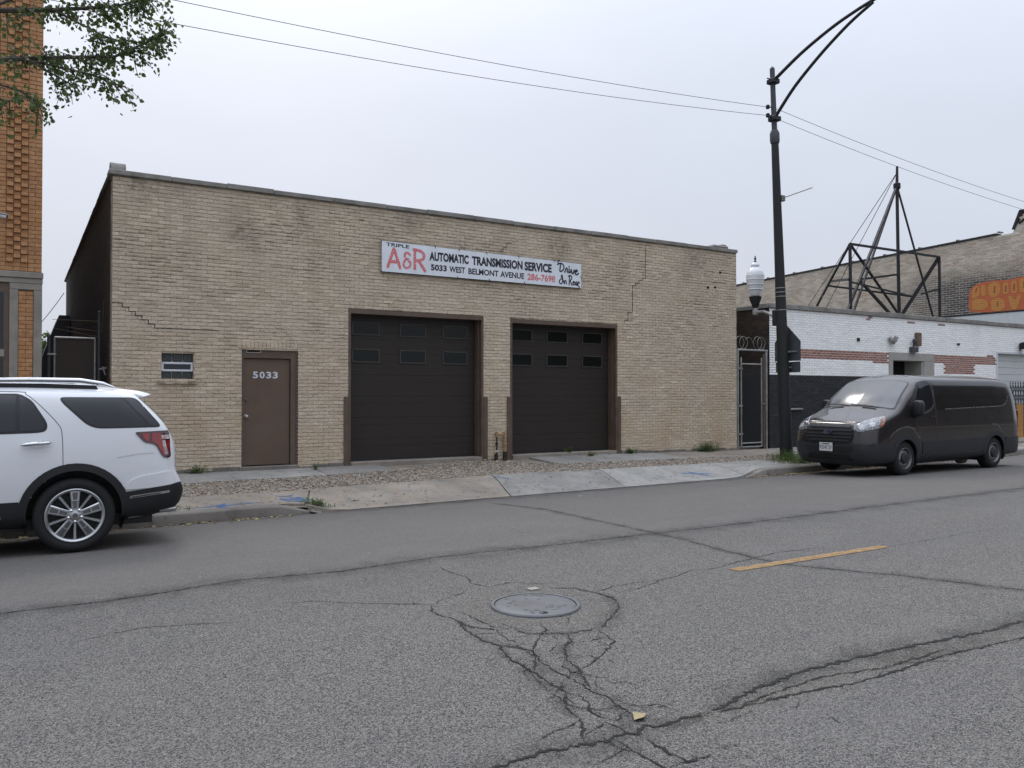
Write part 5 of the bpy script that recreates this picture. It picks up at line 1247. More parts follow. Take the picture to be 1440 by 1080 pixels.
# ================================================================== trees
def tree(name, label, base, limbs, trunk_r, leafn, ls, group=None, spread=.55, twigs=7, m='leaf'):
    t = thing(name, label, 'tree', base, group)
    mb = MB(); bx, by, bz = base
    top = limbs[0][0]
    mb.tube([base, (lerp(bx,top[0],.5)+.06, lerp(by,top[1],.5), lerp(bz,top[2],.5)), top], [trunk_r, trunk_r*.8, trunk_r*.65], 12)
    obj('trunk', mb, M['bark'], t)
    bm_ = MB(); lf = MB()
    for L in limbs:
        P = [Vector(p) for p in L]; n = len(P); r0 = (trunk_r*.3 if L[0] == limbs[0][0] else .016)
        bm_.tube(P, [lerp(r0, .006, i/(n-1)) for i in range(n)], 6)
        tot = sum((P[i+1]-P[i]).length for i in range(n-1))
        for k in range(int(twigs*tot)):
            u = rnd.uniform(.25,1)*(n-1); i = min(int(u), n-2); p = P[i].lerp(P[i+1], u-i); d = (P[i+1]-P[i]).normalized()
            dr = (d*rnd.uniform(.2,1)+Vector((rnd.gauss(0,.6),rnd.gauss(0,.6),rnd.gauss(-.15,.5)))).normalized()*spread*rnd.uniform(.4,1.2)
            q = p+dr*.55+Vector((0,0,.02)); e = p+dr+Vector((0,0,-.18*spread))
            bm_.tube([p,q,e], [.007,.005,.003], 4, True, False)
            for _ in range(leafn):
                w_ = rnd.random()**.7; c = (p.lerp(q, w_*2) if w_ < .5 else q.lerp(e, w_*2-1))+Vector((rnd.gauss(0,.05),rnd.gauss(0,.05),rnd.gauss(-.03,.05)))
                s = ls*rnd.uniform(.6,1.25); a = Vector((rnd.gauss(0,1),rnd.gauss(0,1),rnd.gauss(-.5,.7))).normalized(); b = a.cross(Vector((rnd.gauss(0,1),rnd.gauss(0,1),rnd.gauss(0,.4)))).normalized(); nn = a.cross(b)*.12
                lf.add([c, c+a*s*.35+b*s*.42+nn*s, c+a*s*.7+b*s*.3+nn*s, c+a*s*1.05, c+a*s*.7-b*s*.3+nn*s, c+a*s*.35-b*s*.42+nn*s], [(0,1,2,3),(0,3,4,5)])
    obj('branches', bm_, M['bark'], t); obj('crown', lf, M[m], t, fix=False); return t
F = (-3.4, 11.9, 3.6)
tree('street_tree', 'leafy street tree reaching over the car with its bare lower limb', (-3.4,12.35,.1), [
  [F, (-2.2,11.3,4.7), (-.9,10.8,5.2), (.3,10.55,5.42), (.95,10.5,5.56), (1.5,10.5,5.95)],
  [F, (-2.0,11.4,5.3), (-.7,10.9,5.85), (.35,10.6,6.0), (.95,10.5,6.15), (1.3,10.45,6.32)],
  [(-.1,10.65,5.38), (.25,10.5,5.32), (.7,10.45,5.28), (1.0,10.45,5.2)],
  [(.0,10.6,5.4), (.25,10.5,5.25), (.5,10.45,5.12)],
  [(-.9,10.8,5.2), (-.4,10.7,5.1), (.0,10.6,5.0), (.22,10.55,4.85)],
  [(-1.2,10.9,5.1), (-.6,10.6,4.95), (-.1,10.4,4.8)],
  [(.3,10.6,6.0), (.6,10.5,5.85), (.9,10.5,5.75), (1.2,10.5,5.78)],
  [(-.3,10.7,5.9), (.1,10.6,6.15), (.5,10.6,6.4), (.9,10.5,6.6)],
  [(-.7,10.9,5.85), (-.2,10.8,6.3), (.4,10.7,6.6), (1.2,10.6,6.9)],
  [F, (-3.0,12,6.0), (-2.4,11.8,7.6), (-1.4,11.5,8.8)], [F, (-3.9,12.2,6.2), (-4.4,12.6,8.2), (-4.6,13,9.4)], [F, (-4.6,12.4,5.4), (-6.0,12.6,6.8), (-7.0,12.4,7.4)],
  [F, (-3.2,10.8,5.6), (-3.0,9.6,6.8), (-2.6,8.7,7.3)], [(-3.0,12,6.0), (-2.0,12.8,7.0), (-1.0,13.4,7.4)], [(-2.4,11.8,7.6), (-1.3,11.0,7.6), (-.2,10.6,7.5)]], .17, 13, .052, None, .29, 17)
tree('back_tree', 'green tree seen through the gap beyond the alley gate', (.0,44,.1), [[(.0,44,2), (.0,44,4.4)], [(.0,44,2), (.9,44,3.6)], [(.0,44,2), (-1.0,44,3.8)], [(0,44,1.6), (.8,43.5,2.4)], [(0,44,1.6), (-.8,43.5,2.6)], [(0,44,2.5), (.4,43,3.2), (1.2,43,4.0)]], .15, 12, .16, None, 1.0, 14, 'leaf')

# ================================================================== vehicles
def pchip(T, V, ts):
    n = len(T); h = [T[i+1]-T[i] for i in range(n-1)]; d = [(V[i+1]-V[i])/h[i] for i in range(n-1)]; m = [0]*n
    m[0], m[-1] = d[0], d[-1]
    for i in range(1, n-1):
        if d[i-1]*d[i] > 0:
            w1, w2 = 2*h[i]+h[i-1], h[i]+2*h[i-1]; m[i] = (w1+w2)/(w1/d[i-1]+w2/d[i])
    o = []
    for t in ts:
        i = 0
        while i < n-2 and t > T[i+1]: i += 1
        u = (t-T[i])/h[i]; o.append(V[i]*(1+2*u)*(1-u)**2+h[i]*m[i]*u*(1-u)**2+V[i+1]*u*u*(3-2*u)+h[i]*m[i+1]*u*u*(u-1))
    return o
def loft(ST, nx=.07, nk=4):
    """stations of (x, halfwidth, z) -> (verts, faces): closed symmetric hull"""
    K = len(ST[0]); S = len(ST)
    T = [0]
    for i in range(1, S): T.append(T[-1]+max(.02, sum(math.dist(ST[i][k], ST[i-1][k]) for k in range(K))/K))
    nt_ = max(S, int(T[-1]/nx)); ts = [T[-1]*i/nt_ for i in range(nt_+1)]
    G = [[pchip(T, [ST[i][k][c] for i in range(S)], ts) for c in range(3)] for k in range(K)]
    rows = []
    for j in range(nt_+1):
        P = [[G[k][c][j] for c in range(3)] for k in range(K)]; U = [0]
        for k in range(1, K): U.append(U[-1]+max(.005, math.dist(P[k], P[k-1])))
        us = []
        for k in range(K-1): us += [lerp(U[k],U[k+1],q/nk) for q in range(nk)]
        us.append(U[-1])
        rows.append(list(zip(*[pchip(U, [P[k][c] for k in range(K)], us) for c in range(3)])))
    n = len(rows[0]); ring = 2*n-2; vs = []
    for r in rows:
        vs += [(x,-h,z) for x,h,z in r]+[(x,h,z) for x,h,z in r[-2:0:-1]]
    fs = [[j*ring+i, j*ring+(i+1)%ring, (j+1)*ring+(i+1)%ring, (j+1)*ring+i] for j in range(len(rows)-1) for i in range(ring)]
    for j in (0, len(rows)-1):
        b = j*ring
        for i in range(n-1):
            a, c = b+i, b+i+1; d = b+(ring-i-1)%ring if i+1 < n-1 else b+i+1; e = b+(ring-i)%ring
            f = [a, c, d, e]; q = []
            for v in f:
                if v not in q: q.append(v)
            if len(q) > 2: fs.append(q)
    return vs, fs
class Car:
    def __init__(s, root, ST, org, nx=.07):
        s.root = root; s.o = Vector(org); vs, fs = loft(ST, nx)
        s.v = [tuple(Vector(v)+s.o) for v in vs]; s.f = fs; s.bvh = BVHTree.FromPolygons([Vector(v) for v in s.v], fs)
    def body(s, name, m, wells, keep=None):
        fs = []
        for f in s.f:
            c = sum((Vector(s.v[i]) for i in f), Vector())/len(f)-s.o
            if any(math.hypot(c.x-wx, c.z-wz) < wr and abs(c.y) > yi for wx, wz, wr, yi in wells): continue
            fs.append(f)
        mb = MB(); mb.v = s.v; mb.f = fs; mb.sm = [True]*len(fs); return obj(name, mb, m, s.root, sharp=40)
    def patch(s, name, poly, m, off=.003, thick=.0, O=(0,0,0), U=(1,0,0), V=(0,0,1), W=(0,1,0), step=.05, parent=None, label=None):
        """a panel cut to a plane outline and laid onto the hull along W"""
        bm = bmesh.new(); bm.faces.new([bm.verts.new((a,b,0)) for a,b in poly])
        for ax in (0,1):
            lo = min(p[ax] for p in poly); hi = max(p[ax] for p in poly); k = math.floor(lo/step)+1
            while k*step < hi-1e-5:
                co = [0,0,0]; co[ax] = k*step; no = [0,0,0]; no[ax] = 1
                bmesh.ops.bisect_plane(bm, geom=bm.verts[:]+bm.edges[:]+bm.faces[:], plane_co=co, plane_no=no); k += 1
        O, U, V, W = Vector(O)+s.o, Vector(U), Vector(V), Vector(W).normalized(); bs = base_of(parent or s.root)
        nrm = {}
        for v in bm.verts:
            p = O+U*v.co.x+V*v.co.y; h, n, i, d = s.bvh.ray_cast(p-W*4, W)
            if h is None or d > 8: h, n, i, d = s.bvh.find_nearest(p)
            if n.dot(W) > 0: n = -n
            nrm[v] = n.copy(); v.co = h+n*off-bs
        bmesh.ops.recalc_face_normals(bm, faces=bm.faces)
        bm.normal_update(); f0 = max(bm.faces, key=lambda f: f.calc_area())
        if f0.normal.dot(W) > 0: bmesh.ops.reverse_faces(bm, faces=bm.faces)
        if thick:
            bnd = [e for e in bm.edges if e.is_boundary]; vmap = {}
            r = bmesh.ops.extrude_edge_only(bm, edges=bnd); nv = [q for q in r['geom'] if isinstance(q, bmesh.types.BMVert)]
            bm.normal_update()
            for v in nv: v.co += W*thick
        me = bpy.data.meshes.new(name); bm.to_mesh(me); bm.free(); me.materials.append(m)
        me.polygons.foreach_set('use_smooth', [True]*len(me.polygons)); me.set_sharp_from_angle(angle=R(40))
        o = link(name, me, parent or s.root)
        if label: o['label'] = label
        return o
    def seam(s, name, L, wd, m, off=.002, parent=None, **k):
        P = L; left = []; right = []
        for i, p in enumerate(P):
            a = P[max(0,i-1)]; b = P[min(len(P)-1,i+1)]; dx, dz = b[0]-a[0], b[1]-a[1]; l = math.hypot(dx,dz)
            left.append((p[0]-dz/l*wd/2, p[1]+dx/l*wd/2)); right.append((p[0]+dz/l*wd/2, p[1]-dx/l*wd/2))
        return s.patch(name, left+right[::-1], m, off, 0, step=.08, parent=parent, **k)
def curve(L, n=6):
    """smooth open polyline through points"""
    o = []; P = [L[0]]+list(L)+[L[-1]]
    for i in range(1, len(P)-2):
        for k in range(n):
            t = k/n; o.append(tuple(.5*((2*P[i][c])+(-P[i-1][c]+P[i+1][c])*t+(2*P[i-1][c]-5*P[i][c]+4*P[i+1][c]-P[i+2][c])*t*t+(-P[i-1][c]+3*P[i][c]-3*P[i+1][c]+P[i+2][c])*t**3) for c in range(2)))
    o.append(tuple(L[-1])); return o
def arc(cx, cz, r, a0, a1, n=20): return [(cx+r*math.cos(R(lerp(a0,a1,i/n))), cz+r*math.sin(R(lerp(a0,a1,i/n)))) for i in range(n+1)]
def well(root, x, z, r, y0, y1, org):
    o = Vector(org); mb = MB(); n = 20; vs = []
    for i in range(n+1):
        a = R(lerp(-25,205,i/n))
        for y in (y0,y1): vs.append(o+Vector((x+r*math.cos(a), y, z+r*math.sin(a))))
    mb.add(vs, [(2*i,2*i+1,2*i+3,2*i+2) for i in range(n)], True); mb.f.append([2*i+1 for i in range(n+1)]); mb.sm.append(False)
    obj('wheel_well', mb, M['plastic'], root)

# ---------------------------------------------------------------- white SUV
CO = (.504, 10.29, 0.)
suv = thing('parked_suv', 'white SUV with black cladding parked at the left edge of the road', 'car', (CO[0],CO[1],0))
def mid(x, rz=1.73, sh=0): return [(x,0,.27),(x,.78,.27),(x,.915,.34),(x,.95,.58),(x,.96,.78),(x,.955,.98),(x,.935,1.19),(x,.85,1.55),(x,.775,rz-.085),(x,.5,rz-.02),(x,0,rz)]
SS = [
 [(-3.86,0,.28),(-3.84,.5,.28),(-3.88,.62,.40),(-3.9,.66,.58),(-3.86,.66,.78),(-3.8,.62,.95),(-3.74,.58,1.0),(-3.7,.5,1.02),(-3.7,.42,1.03),(-3.7,.25,1.04),(-3.7,0,1.05)],
 [(-3.55,0,.26),(-3.55,.75,.26),(-3.58,.88,.36),(-3.6,.92,.58),(-3.58,.92,.78),(-3.5,.90,.97),(-3.42,.82,1.06),(-3.4,.72,1.09),(-3.4,.6,1.11),(-3.4,.35,1.12),(-3.4,0,1.13)],
 [(-2.9,0,.26),(-2.9,.78,.26),(-2.9,.915,.34),(-2.9,.95,.58),(-2.9,.96,.78),(-2.85,.94,1.0),(-2.6,.88,1.13),(-2.45,.78,1.17),(-2.4,.65,1.19),(-2.4,.4,1.2),(-2.4,0,1.21)],
 [(-2.3,0,.27),(-2.3,.78,.27),(-2.3,.915,.34),(-2.3,.95,.58),(-2.3,.96,.78),(-2.3,.955,.98),(-2.2,.925,1.17),(-1.95,.84,1.33),(-1.9,.74,1.40),(-1.95,.45,1.43),(-2.,0,1.44)],
 [(-1.6,0,.27),(-1.6,.78,.27),(-1.6,.915,.34),(-1.6,.95,.58),(-1.6,.96,.78),(-1.6,.955,.98),(-1.55,.935,1.18),(-1.4,.85,1.53),(-1.35,.77,1.625),(-1.4,.5,1.68),(-1.45,0,1.7)],
 mid(-1.0), mid(-.5), mid(0.,1.72),
 [(.42,0,.28),(.42,.78,.28),(.42,.915,.35),(.42,.95,.58),(.42,.96,.78),(.42,.955,.98),(.40,.935,1.2),(.36,.845,1.555),(.34,.77,1.63),(.34,.5,1.685),(.34,0,1.70)],
 [(.70,0,.31),(.70,.77,.31),(.78,.90,.38),(.84,.94,.59),(.80,.945,.79),(.78,.935,.98),(.74,.912,1.2),(.50,.825,1.55),(.49,.75,1.615),(.50,.48,1.66),(.50,0,1.675)],
 [(.80,0,.33),(.80,.70,.33),(.96,.84,.40),(1.015,.885,.60),(.945,.895,.80),(.93,.885,1.0),(.885,.865,1.2),(.60,.79,1.55),(.57,.71,1.60),(.58,.45,1.64),(.58,0,1.65)],
 [(.84,0,.34),(.84,.55,.34),(1.01,.66,.41),(1.06,.70,.60),(.985,.70,.80),(.985,.69,1.02),(.92,.66,1.21),(.645,.6,1.55),(.60,.54,1.59),(.60,.34,1.63),(.60,0,1.64)]]
c = Car(suv, SS, CO, .06)
WR, FX = (0,.375), -2.86
c.body('body', M['car_white'], [(0,.40,.46,.55),(FX,.40,.46,.55)])
for wx in (0, FX): well(suv, wx, .40, .47, -.93, -.55, CO); well(suv, wx, .40, .47, .93, .55, CO)
# glass
gq = rpoly([(-.125,1.565),(.435,1.562),(.69,1.262),(.21,1.262),(.12,1.30),(-.10,1.52)], .06)
c.patch('window_trim', rpoly([(-.145,1.575),(.57,1.57),(.825,1.252),(.20,1.25),(.10,1.29),(-.12,1.515)], .06), M['plastic'], .002)
c.patch('window', gq, M['tint'], .0045)
c.patch('window', rpoly([(.455,1.558),(.56,1.556),(.792,1.265),(.712,1.263)], .02), M['tint'], .0045)
c.patch('window_trim', rpoly([(-1.30,1.61),(-.485,1.61),(-.38,1.54),(-.245,1.31),(-.255,1.235),(-.33,1.218),(-1.32,1.20)], .05), M['plastic'], .002)
c.patch('window', rpoly([(-1.28,1.592),(-.52,1.592),(-.52,1.238),(-1.30,1.225)], .02), M['tint'], .0045)
c.patch('window', rpoly([(-.49,1.592),(-.40,1.525),(-.275,1.31),(-.285,1.25),(-.34,1.24),(-.49,1.238)], .03), M['tint'], .0045)
c.patch('window_trim', rpoly([(-1.36,1.60),(-1.42,1.58),(-2.12,1.24),(-2.12,1.195),(-1.36,1.2)], .03), M['plastic'], .002)
c.patch('window', rpoly([(-1.385,1.575),(-1.43,1.56),(-2.06,1.235),(-1.385,1.225)], .02), M['tint'], .0045)
c.patch('windscreen', rpoly([(-.72,1.25),(.72,1.25),(.62,1.6),(-.62,1.6)], .05), M['tint'], .004, O=(0,0,0), U=(0,1,0), V=(0,0,1), W=(1,0,0))
c.patch('rear_window', rpoly([(-.68,1.28),(.68,1.28),(.60,1.53),(-.60,1.53)], .05), M['tint'], .004, U=(0,1,0), V=(0,0,1), W=(-1,0,0))
# door seams
c.seam('door_gap', curve([(-1.3,1.628),(-.52,1.628),(-.43,1.60),(-.31,1.49),(-.16,1.31),(-.12,1.2),(-.11,.88)]), .006, M['seam'])
c.seam('door_gap', curve([(-1.335,1.64),(-1.335,1.2),(-1.34,.56)]), .009, M['seam'])
c.seam('door_gap', curve([(-.95,.42),(-.6,.42)]), .006, M['seam'])
# cladding
def ring(x, z, r0, r1, a0, a1): return arc(x, z, r1, a0, a1, 26)+arc(x, z, r0, a1, a0, 26)
for wx in (0, FX): c.patch('arch_cladding', ring(wx, .40, .43, .505, -14, 194), M['plastic'], .016, .03)
c.patch('sill_cladding', [(-.488,.545),(-2.37,.545),(-2.37,.285),(-.43,.285),(-.46,.38),(-.495,.46)], M['plastic'], .014, .03)
c.patch('sill_trim', [(-.64,.385),(-1.5,.375),(-1.5,.402),(-.64,.412)], M['chrome'], .018, .01)
c.patch('rear_bumper', [(.485,.42),(.44,.585),(.70,.612),(.90,.635),(1.0,.66),(1.04,.56),(1.0,.43),(.96,.40),(.80,.375),(.80,.33),(.42,.325)], M['plastic'], .012, .04)
c.patch('bumper_trim', rpoly([(.50,.518),(.89,.556),(.89,.582),(.51,.545)], .008), M['chrome'], .018, .01)
c.patch('bumper_trim_inner', [(.515,.524),(.80,.553),(.80,.562),(.518,.535)], M['plastic'], .021)
# tail lamp
tl = c.patch('tail_lamp', rpoly([(.545,1.205),(.885,1.215),(.905,.93),(.835,.925),(.795,.98),(.755,1.065),(.70,1.085),(.64,1.095)], .03), M['taildark'], .010, .02)
c.patch('red_lens', rpoly([(.61,1.192),(.69,1.193),(.69,1.105),(.655,1.11)], .02), M['tail'], .013, parent=tl); c.patch('red_lens', rpoly([(.715,1.195),(.80,1.19),(.825,1.05),(.85,.955),(.825,.955),(.79,1.02),(.76,1.085),(.715,1.1)], .02), M['tail'], .013, parent=tl)
c.patch('clear_lens', rpoly([(.805,1.165),(.885,1.168),(.885,1.125),(.81,1.122)], .01), M['tailclear'], .0135, parent=tl); c.patch('clear_lens', rpoly([(.812,1.11),(.845,1.112),(.872,.965),(.842,.96)], .01), M['tailclear'], .0135, parent=tl)
c.patch('red_lens', rpoly([(.855,1.11),(.888,1.112),(.895,.985),(.88,.985)], .01), M['tail'], .0132, parent=tl)
c.patch('tailgate_bar', rpoly([(-.6,1.12),(.82,1.12),(.82,1.165),(-.6,1.165)], .01), M['plastic'], .012, .02, U=(0,1,0), V=(0,0,1), W=(-1,0,0))
c.patch('reflector', rpoly([(.84,.70),(.92,.712),(.92,.725),(.84,.712)], .004), M['tint'], .006)
# fuel side crease and handle
c.patch('bumper_ledge', rpoly([(.45,.612),(.50,.70),(.60,.742),(.90,.785),(.955,.72),(.99,.665),(.90,.642),(.70,.618)], .03), M['car_white'], .016, .03)
c.seam('body_crease', curve([(.38,.955),(.58,.985),(.74,.99)]), .012, M['car_white'], .007)
hd = c.patch('door_handle_cup', rpoly([(-.40,1.11),(-.39,1.155),(-.33,1.165),(-.285,1.15),(-.28,1.09),(-.33,1.07),(-.385,1.075)], .03), M['car_white'], .004)
mb = MB(); mb.tube([Vector(CO)+Vector(p) for p in ((-.475,-.975,1.10),(-.44,-.99,1.108),(-.3,-.995,1.118),(-.235,-.985,1.122),(-.215,-.975,1.122))], [.008,.019,.022,.02,.008], 10); obj('door_handle', mb, M['chrome'], suv)
mb = MB(); mb.tube([Vector(CO)+Vector(p) for p in ((-1.62,-.975,1.09),(-1.58,-.99,1.098),(-1.4,-.992,1.108),(-1.36,-.975,1.11))], [.006,.014,.017,.006], 10); obj('door_handle', mb, M['chrome'], suv)
# roof rail, spoiler, wiper
for s_ in (-1,1):
    mb = MB(); mb.tube([Vector(CO)+Vector((x,s_*y,z)) for x,y,z in ((-1.55,.70,1.66),(-1.45,.705,1.70),(-1.1,.71,1.738),(-.4,.712,1.752),(.05,.708,1.748),(.26,.70,1.715),(.38,.69,1.675))], [.008,.022,.024,.024,.024,.022,.008], 10); obj('roof_rail', mb, M['chrome'], suv)
    mb = MB(); mb.add([Vector(CO)+Vector((x,s_*.71,z)) for x,z in ((-1.4,1.66),(.22,1.655),(.2,1.695),(-.3,1.715),(-1.1,1.71),(-1.4,1.69))]+[Vector(CO)+Vector((x,s_*.70,z)) for x,z in ((-1.4,1.66),(.22,1.655),(.2,1.695),(-.3,1.715),(-1.1,1.71),(-1.4,1.69))], [(0,1,2,3,4,5),(11,10,9,8,7,6)]); obj('rail_shadow_gap', mb, M['plastic'], suv)
sp = MB(); prof = [(.30,1.655),(.45,1.652),(.62,1.632),(.735,1.602),(.73,1.592),(.60,1.585),(.45,1.60)]
ysp = (-.70,-.66,-.4,0,.4,.66,.70)
vs = [Vector(CO)+Vector((x-(.07 if abs(y) > .69 else 0), y, z+(.025*(1-(y/.7)**2)) - (.02 if abs(y) > .69 else 0))) for y in ysp for x,z in prof]; m_ = len(prof)
sp.add(vs, [[j*m_+i, j*m_+(i+1)%m_, (j+1)*m_+(i+1)%m_, (j+1)*m_+i] for j in range(len(ysp)-1) for i in range(m_)], True); sp.f += [list(range(m_)), [(len(ysp)-1)*m_+i for i in range(m_)]]; sp.sm += [False]*2
obj('spoiler', sp, M['car_white'], suv)
mb = MB(); mb.tube([Vector(CO)+Vector((.86,-.1,1.33)), Vector(CO)+Vector((.93,-.1,1.305))], .018, 8); mb.bar(Vector(CO)+Vector((.88,-.45,1.30)), Vector(CO)+Vector((.9,-.1,1.315)), .02); obj('rear_wiper', mb, M['plastic'], suv)
mb = MB(); mb.tube([Vector(CO)+Vector((.72,-.62,.335)), Vector(CO)+Vector((1.0,-.62,.345))], .04, 12); obj('exhaust_tip', mb, M['chrome'], suv)
boxobj('underbody', (CO[0]-3.4,CO[0]+.75,CO[1]-.72,CO[1]+.72,.22,.34), M['plastic'], suv)
c.patch('headlamp', rpoly([(-3.7,.98),(-3.45,1.0),(-3.4,.9),(-3.78,.86)], .03), M['headlamp'], .006)
c.patch('grille', rpoly([(-.55,.55),(.55,.55),(.58,.92),(-.58,.92)], .06), M['plastic'], .006, .02, U=(0,1,0), V=(0,0,1), W=(1,0,0))

def wheel_suv(x, side):
    o = Vector(CO)+Vector((x, 0, .377)); y0 = side*.945
    wt = bpy.data.objects.new('wheel', None)
    S = lambda r, h: (r, side*h)
    mb = MB(); mb.lathe([S(.262,-.02),S(.285,.0),S(.32,.008),S(.352,-.004),S(.371,-.03),S(.377,-.06),S(.377,-.19),S(.365,-.23),S(.30,-.245),S(.26,-.23)], o+Vector((0,y0,0)), 'y', 56); wh = obj('wheel', mb, M['rubber'], suv)
    mb = MB()
    for k in range(70):
        a = k*2*math.pi/70; mb.bar(o+Vector((.3765*math.cos(a), y0-side*.07, .3765*math.sin(a))), o+Vector((.3765*math.cos(a+.03), y0-side*.18, .3765*math.sin(a+.03))), .007, .006)
    obj('tread', mb, M['rubber'], wh, kind='stuff')
    mb = MB(); mb.lathe([S(.268,-.012),S(.272,.002),S(.262,.006),S(.245,-.004),S(.238,-.03),S(.235,-.17)], o+Vector((0,y0,0)), 'y', 56); obj('rim', mb, M['alloy'], wh)
    mb = MB(); mb.lathe([S(.236,-.12),S(0,-.12)], o+Vector((0,y0,0)), 'y', 40); obj('brake_disc', mb, M['plastic'], wh)
    for k in range(5):
        for kind in (0,1):
            a = R(90+72*k+(36 if kind else 0)); u = Vector((math.cos(a),0,math.sin(a))); v = Vector((-math.sin(a),0,math.cos(a))); yy = Vector((0,side,0))
            w0, w1 = ((.030,.047) if not kind else (.011,.015)); d0, d1 = ((-.006,-.012) if not kind else (-.016,-.012))
            cc = o+Vector((0,y0,0)); mb = MB()
            pts = []
            for r_, w_, d in ((.045,w0,d0-.004),(.15,(w0+w1)/2,d0),(.242,w1,d1)):
                pts += [cc+u*r_-v*w_+yy*(d-.0), cc+u*r_-v*w_*.78+yy*(d+.008), cc+u*r_+v*w_*.78+yy*(d+.008), cc+u*r_+v*w_+yy*d, cc+u*r_+v*w_*.8+yy*(d-.045), cc+u*r_-v*w_*.8+yy*(d-.045)]
            mb.add(pts, [[j*6+i, j*6+(i+1)%6, (j+1)*6+(i+1)%6, (j+1)*6+i] for j in range(2) for i in range(6)]); obj('spoke', mb, M['alloy'], wh)
            if not kind:
                mb = MB(); mb.bar(cc+u*.06+yy*.0035, cc+u*.23+yy*-.0025, .030, .004) ; mb2 = MB()
                mb2.add([cc+u*.075-v*.013+yy*.0045, cc+u*.075+v*.013+yy*.0045, cc+u*.232+v*.026+yy*-.0012, cc+u*.232-v*.026+yy*-.0012], [(0,1,2,3)]); obj('spoke_inlay', mb2, M['alloy_dark'], wh)
        a = R(126+72*k); mb = MB(); mb.lathe([S(.013,-.012),S(.013,.012),S(.006,.018),S(0,.018)], o+Vector((.062*math.cos(a),y0,.062*math.sin(a))), 'y', 10); obj('lug_nut', mb, M['chrome'], wh)
    mb = MB(); mb.lathe([S(.088,-.04),S(.080,-.008),S(.05,.0),S(.046,.012),S(.03,.018),S(0,.019)], o+Vector((0,y0,0)), 'y', 24); obj('hub', mb, M['alloy'], wh)
    mb = MB(); mb.lathe([S(.024,.0195),S(0,.0195)], o+Vector((0,y0,0)), 'y', 20); obj('hub_badge', mb, M['alloy_dark'], wh)
for x in (0, FX):
    for s_ in (-1,1): wheel_suv(x, s_)

# ---------------------------------------------------------------- dark van
VO = (15.27, 10.82, -.035)
van = thing('parked_van', 'dark bronze grey cargo van parked along the right kerb facing left', 'van', (VO[0],VO[1],-.035))
def vm(x, q=0): return [(x,0,.27),(x,.80,.27),(x,.93,.33),(x,.965,.6),(x,.97,.95),(x,.96,1.25),(x,.885,1.80),(x,.815,1.955),(x,.45,2.045),(x,0,2.065)]
VS = [
 [(-1.0,0,.24),(-1.0,.55,.24),(-1.09,.66,.36),(-1.135,.70,.62),(-1.10,.70,.92),(-1.04,.68,1.03),(-1.0,.58,1.075),(-.99,.45,1.09),(-.99,.25,1.10),(-.99,0,1.10)],
 [(-.95,0,.24),(-.95,.72,.24),(-1.0,.83,.36),(-1.04,.865,.62),(-.98,.865,.93),(-.90,.83,1.07),(-.84,.70,1.135),(-.84,.5,1.155),(-.84,.3,1.165),(-.84,0,1.17)],
 [(-.75,0,.24),(-.75,.80,.25),(-.78,.915,.36),(-.80,.945,.62),(-.72,.94,.94),(-.63,.90,1.13),(-.55,.76,1.22),(-.56,.56,1.245),(-.57,.3,1.26),(-.57,0,1.265)],
 [(-.40,0,.25),(-.40,.82,.26),(-.42,.93,.34),(-.42,.965,.62),(-.36,.965,.95),(-.28,.935,1.22),(-.22,.83,1.335),(-.28,.62,1.365),(-.33,.32,1.375),(-.35,0,1.38)],
 [(.05,0,.26),(.05,.82,.26),(.05,.93,.33),(.05,.965,.61),(.05,.97,.95),(.08,.955,1.25),(.20,.865,1.63),(.17,.70,1.685),(.10,.36,1.70),(.07,0,1.705)],
 [(.50,0,.27),(.50,.82,.26),(.50,.93,.33),(.50,.965,.6),(.50,.97,.95),(.52,.96,1.25),(.62,.875,1.79),(.62,.775,1.915),(.56,.40,1.965),(.53,0,1.975)],
 vm(.95), vm(2.0), vm(3.2),
 [(4.05,0,.27),(4.05,.80,.27),(4.05,.925,.33),(4.05,.96,.6),(4.05,.965,.95),(4.03,.955,1.25),(3.98,.875,1.79),(3.95,.80,1.935),(3.94,.45,2.02),(3.94,0,2.04)],
 [(4.30,0,.29),(4.30,.76,.29),(4.33,.87,.34),(4.345,.90,.6),(4.33,.90,.95),(4.30,.885,1.25),(4.19,.82,1.77),(4.13,.745,1.88),(4.11,.42,1.95),(4.11,0,1.965)],
 [(4.36,0,.30),(4.36,.6,.30),(4.39,.70,.35),(4.40,.72,.6),(4.39,.72,.95),(4.35,.71,1.25),(4.23,.66,1.76),(4.17,.60,1.86),(4.15,.34,1.93),(4.15,0,1.94)]]
v = Car(van, VS, VO, .06)
RX = 3.28
v.body('body', M['van_paint'], [(0,.36,.40,.55),(RX,.36,.40,.55)])
for wx in (0, RX): well(van, wx, .36, .41, -.94, -.55, VO); well(van, wx, .36, .41, .94, .55, VO)
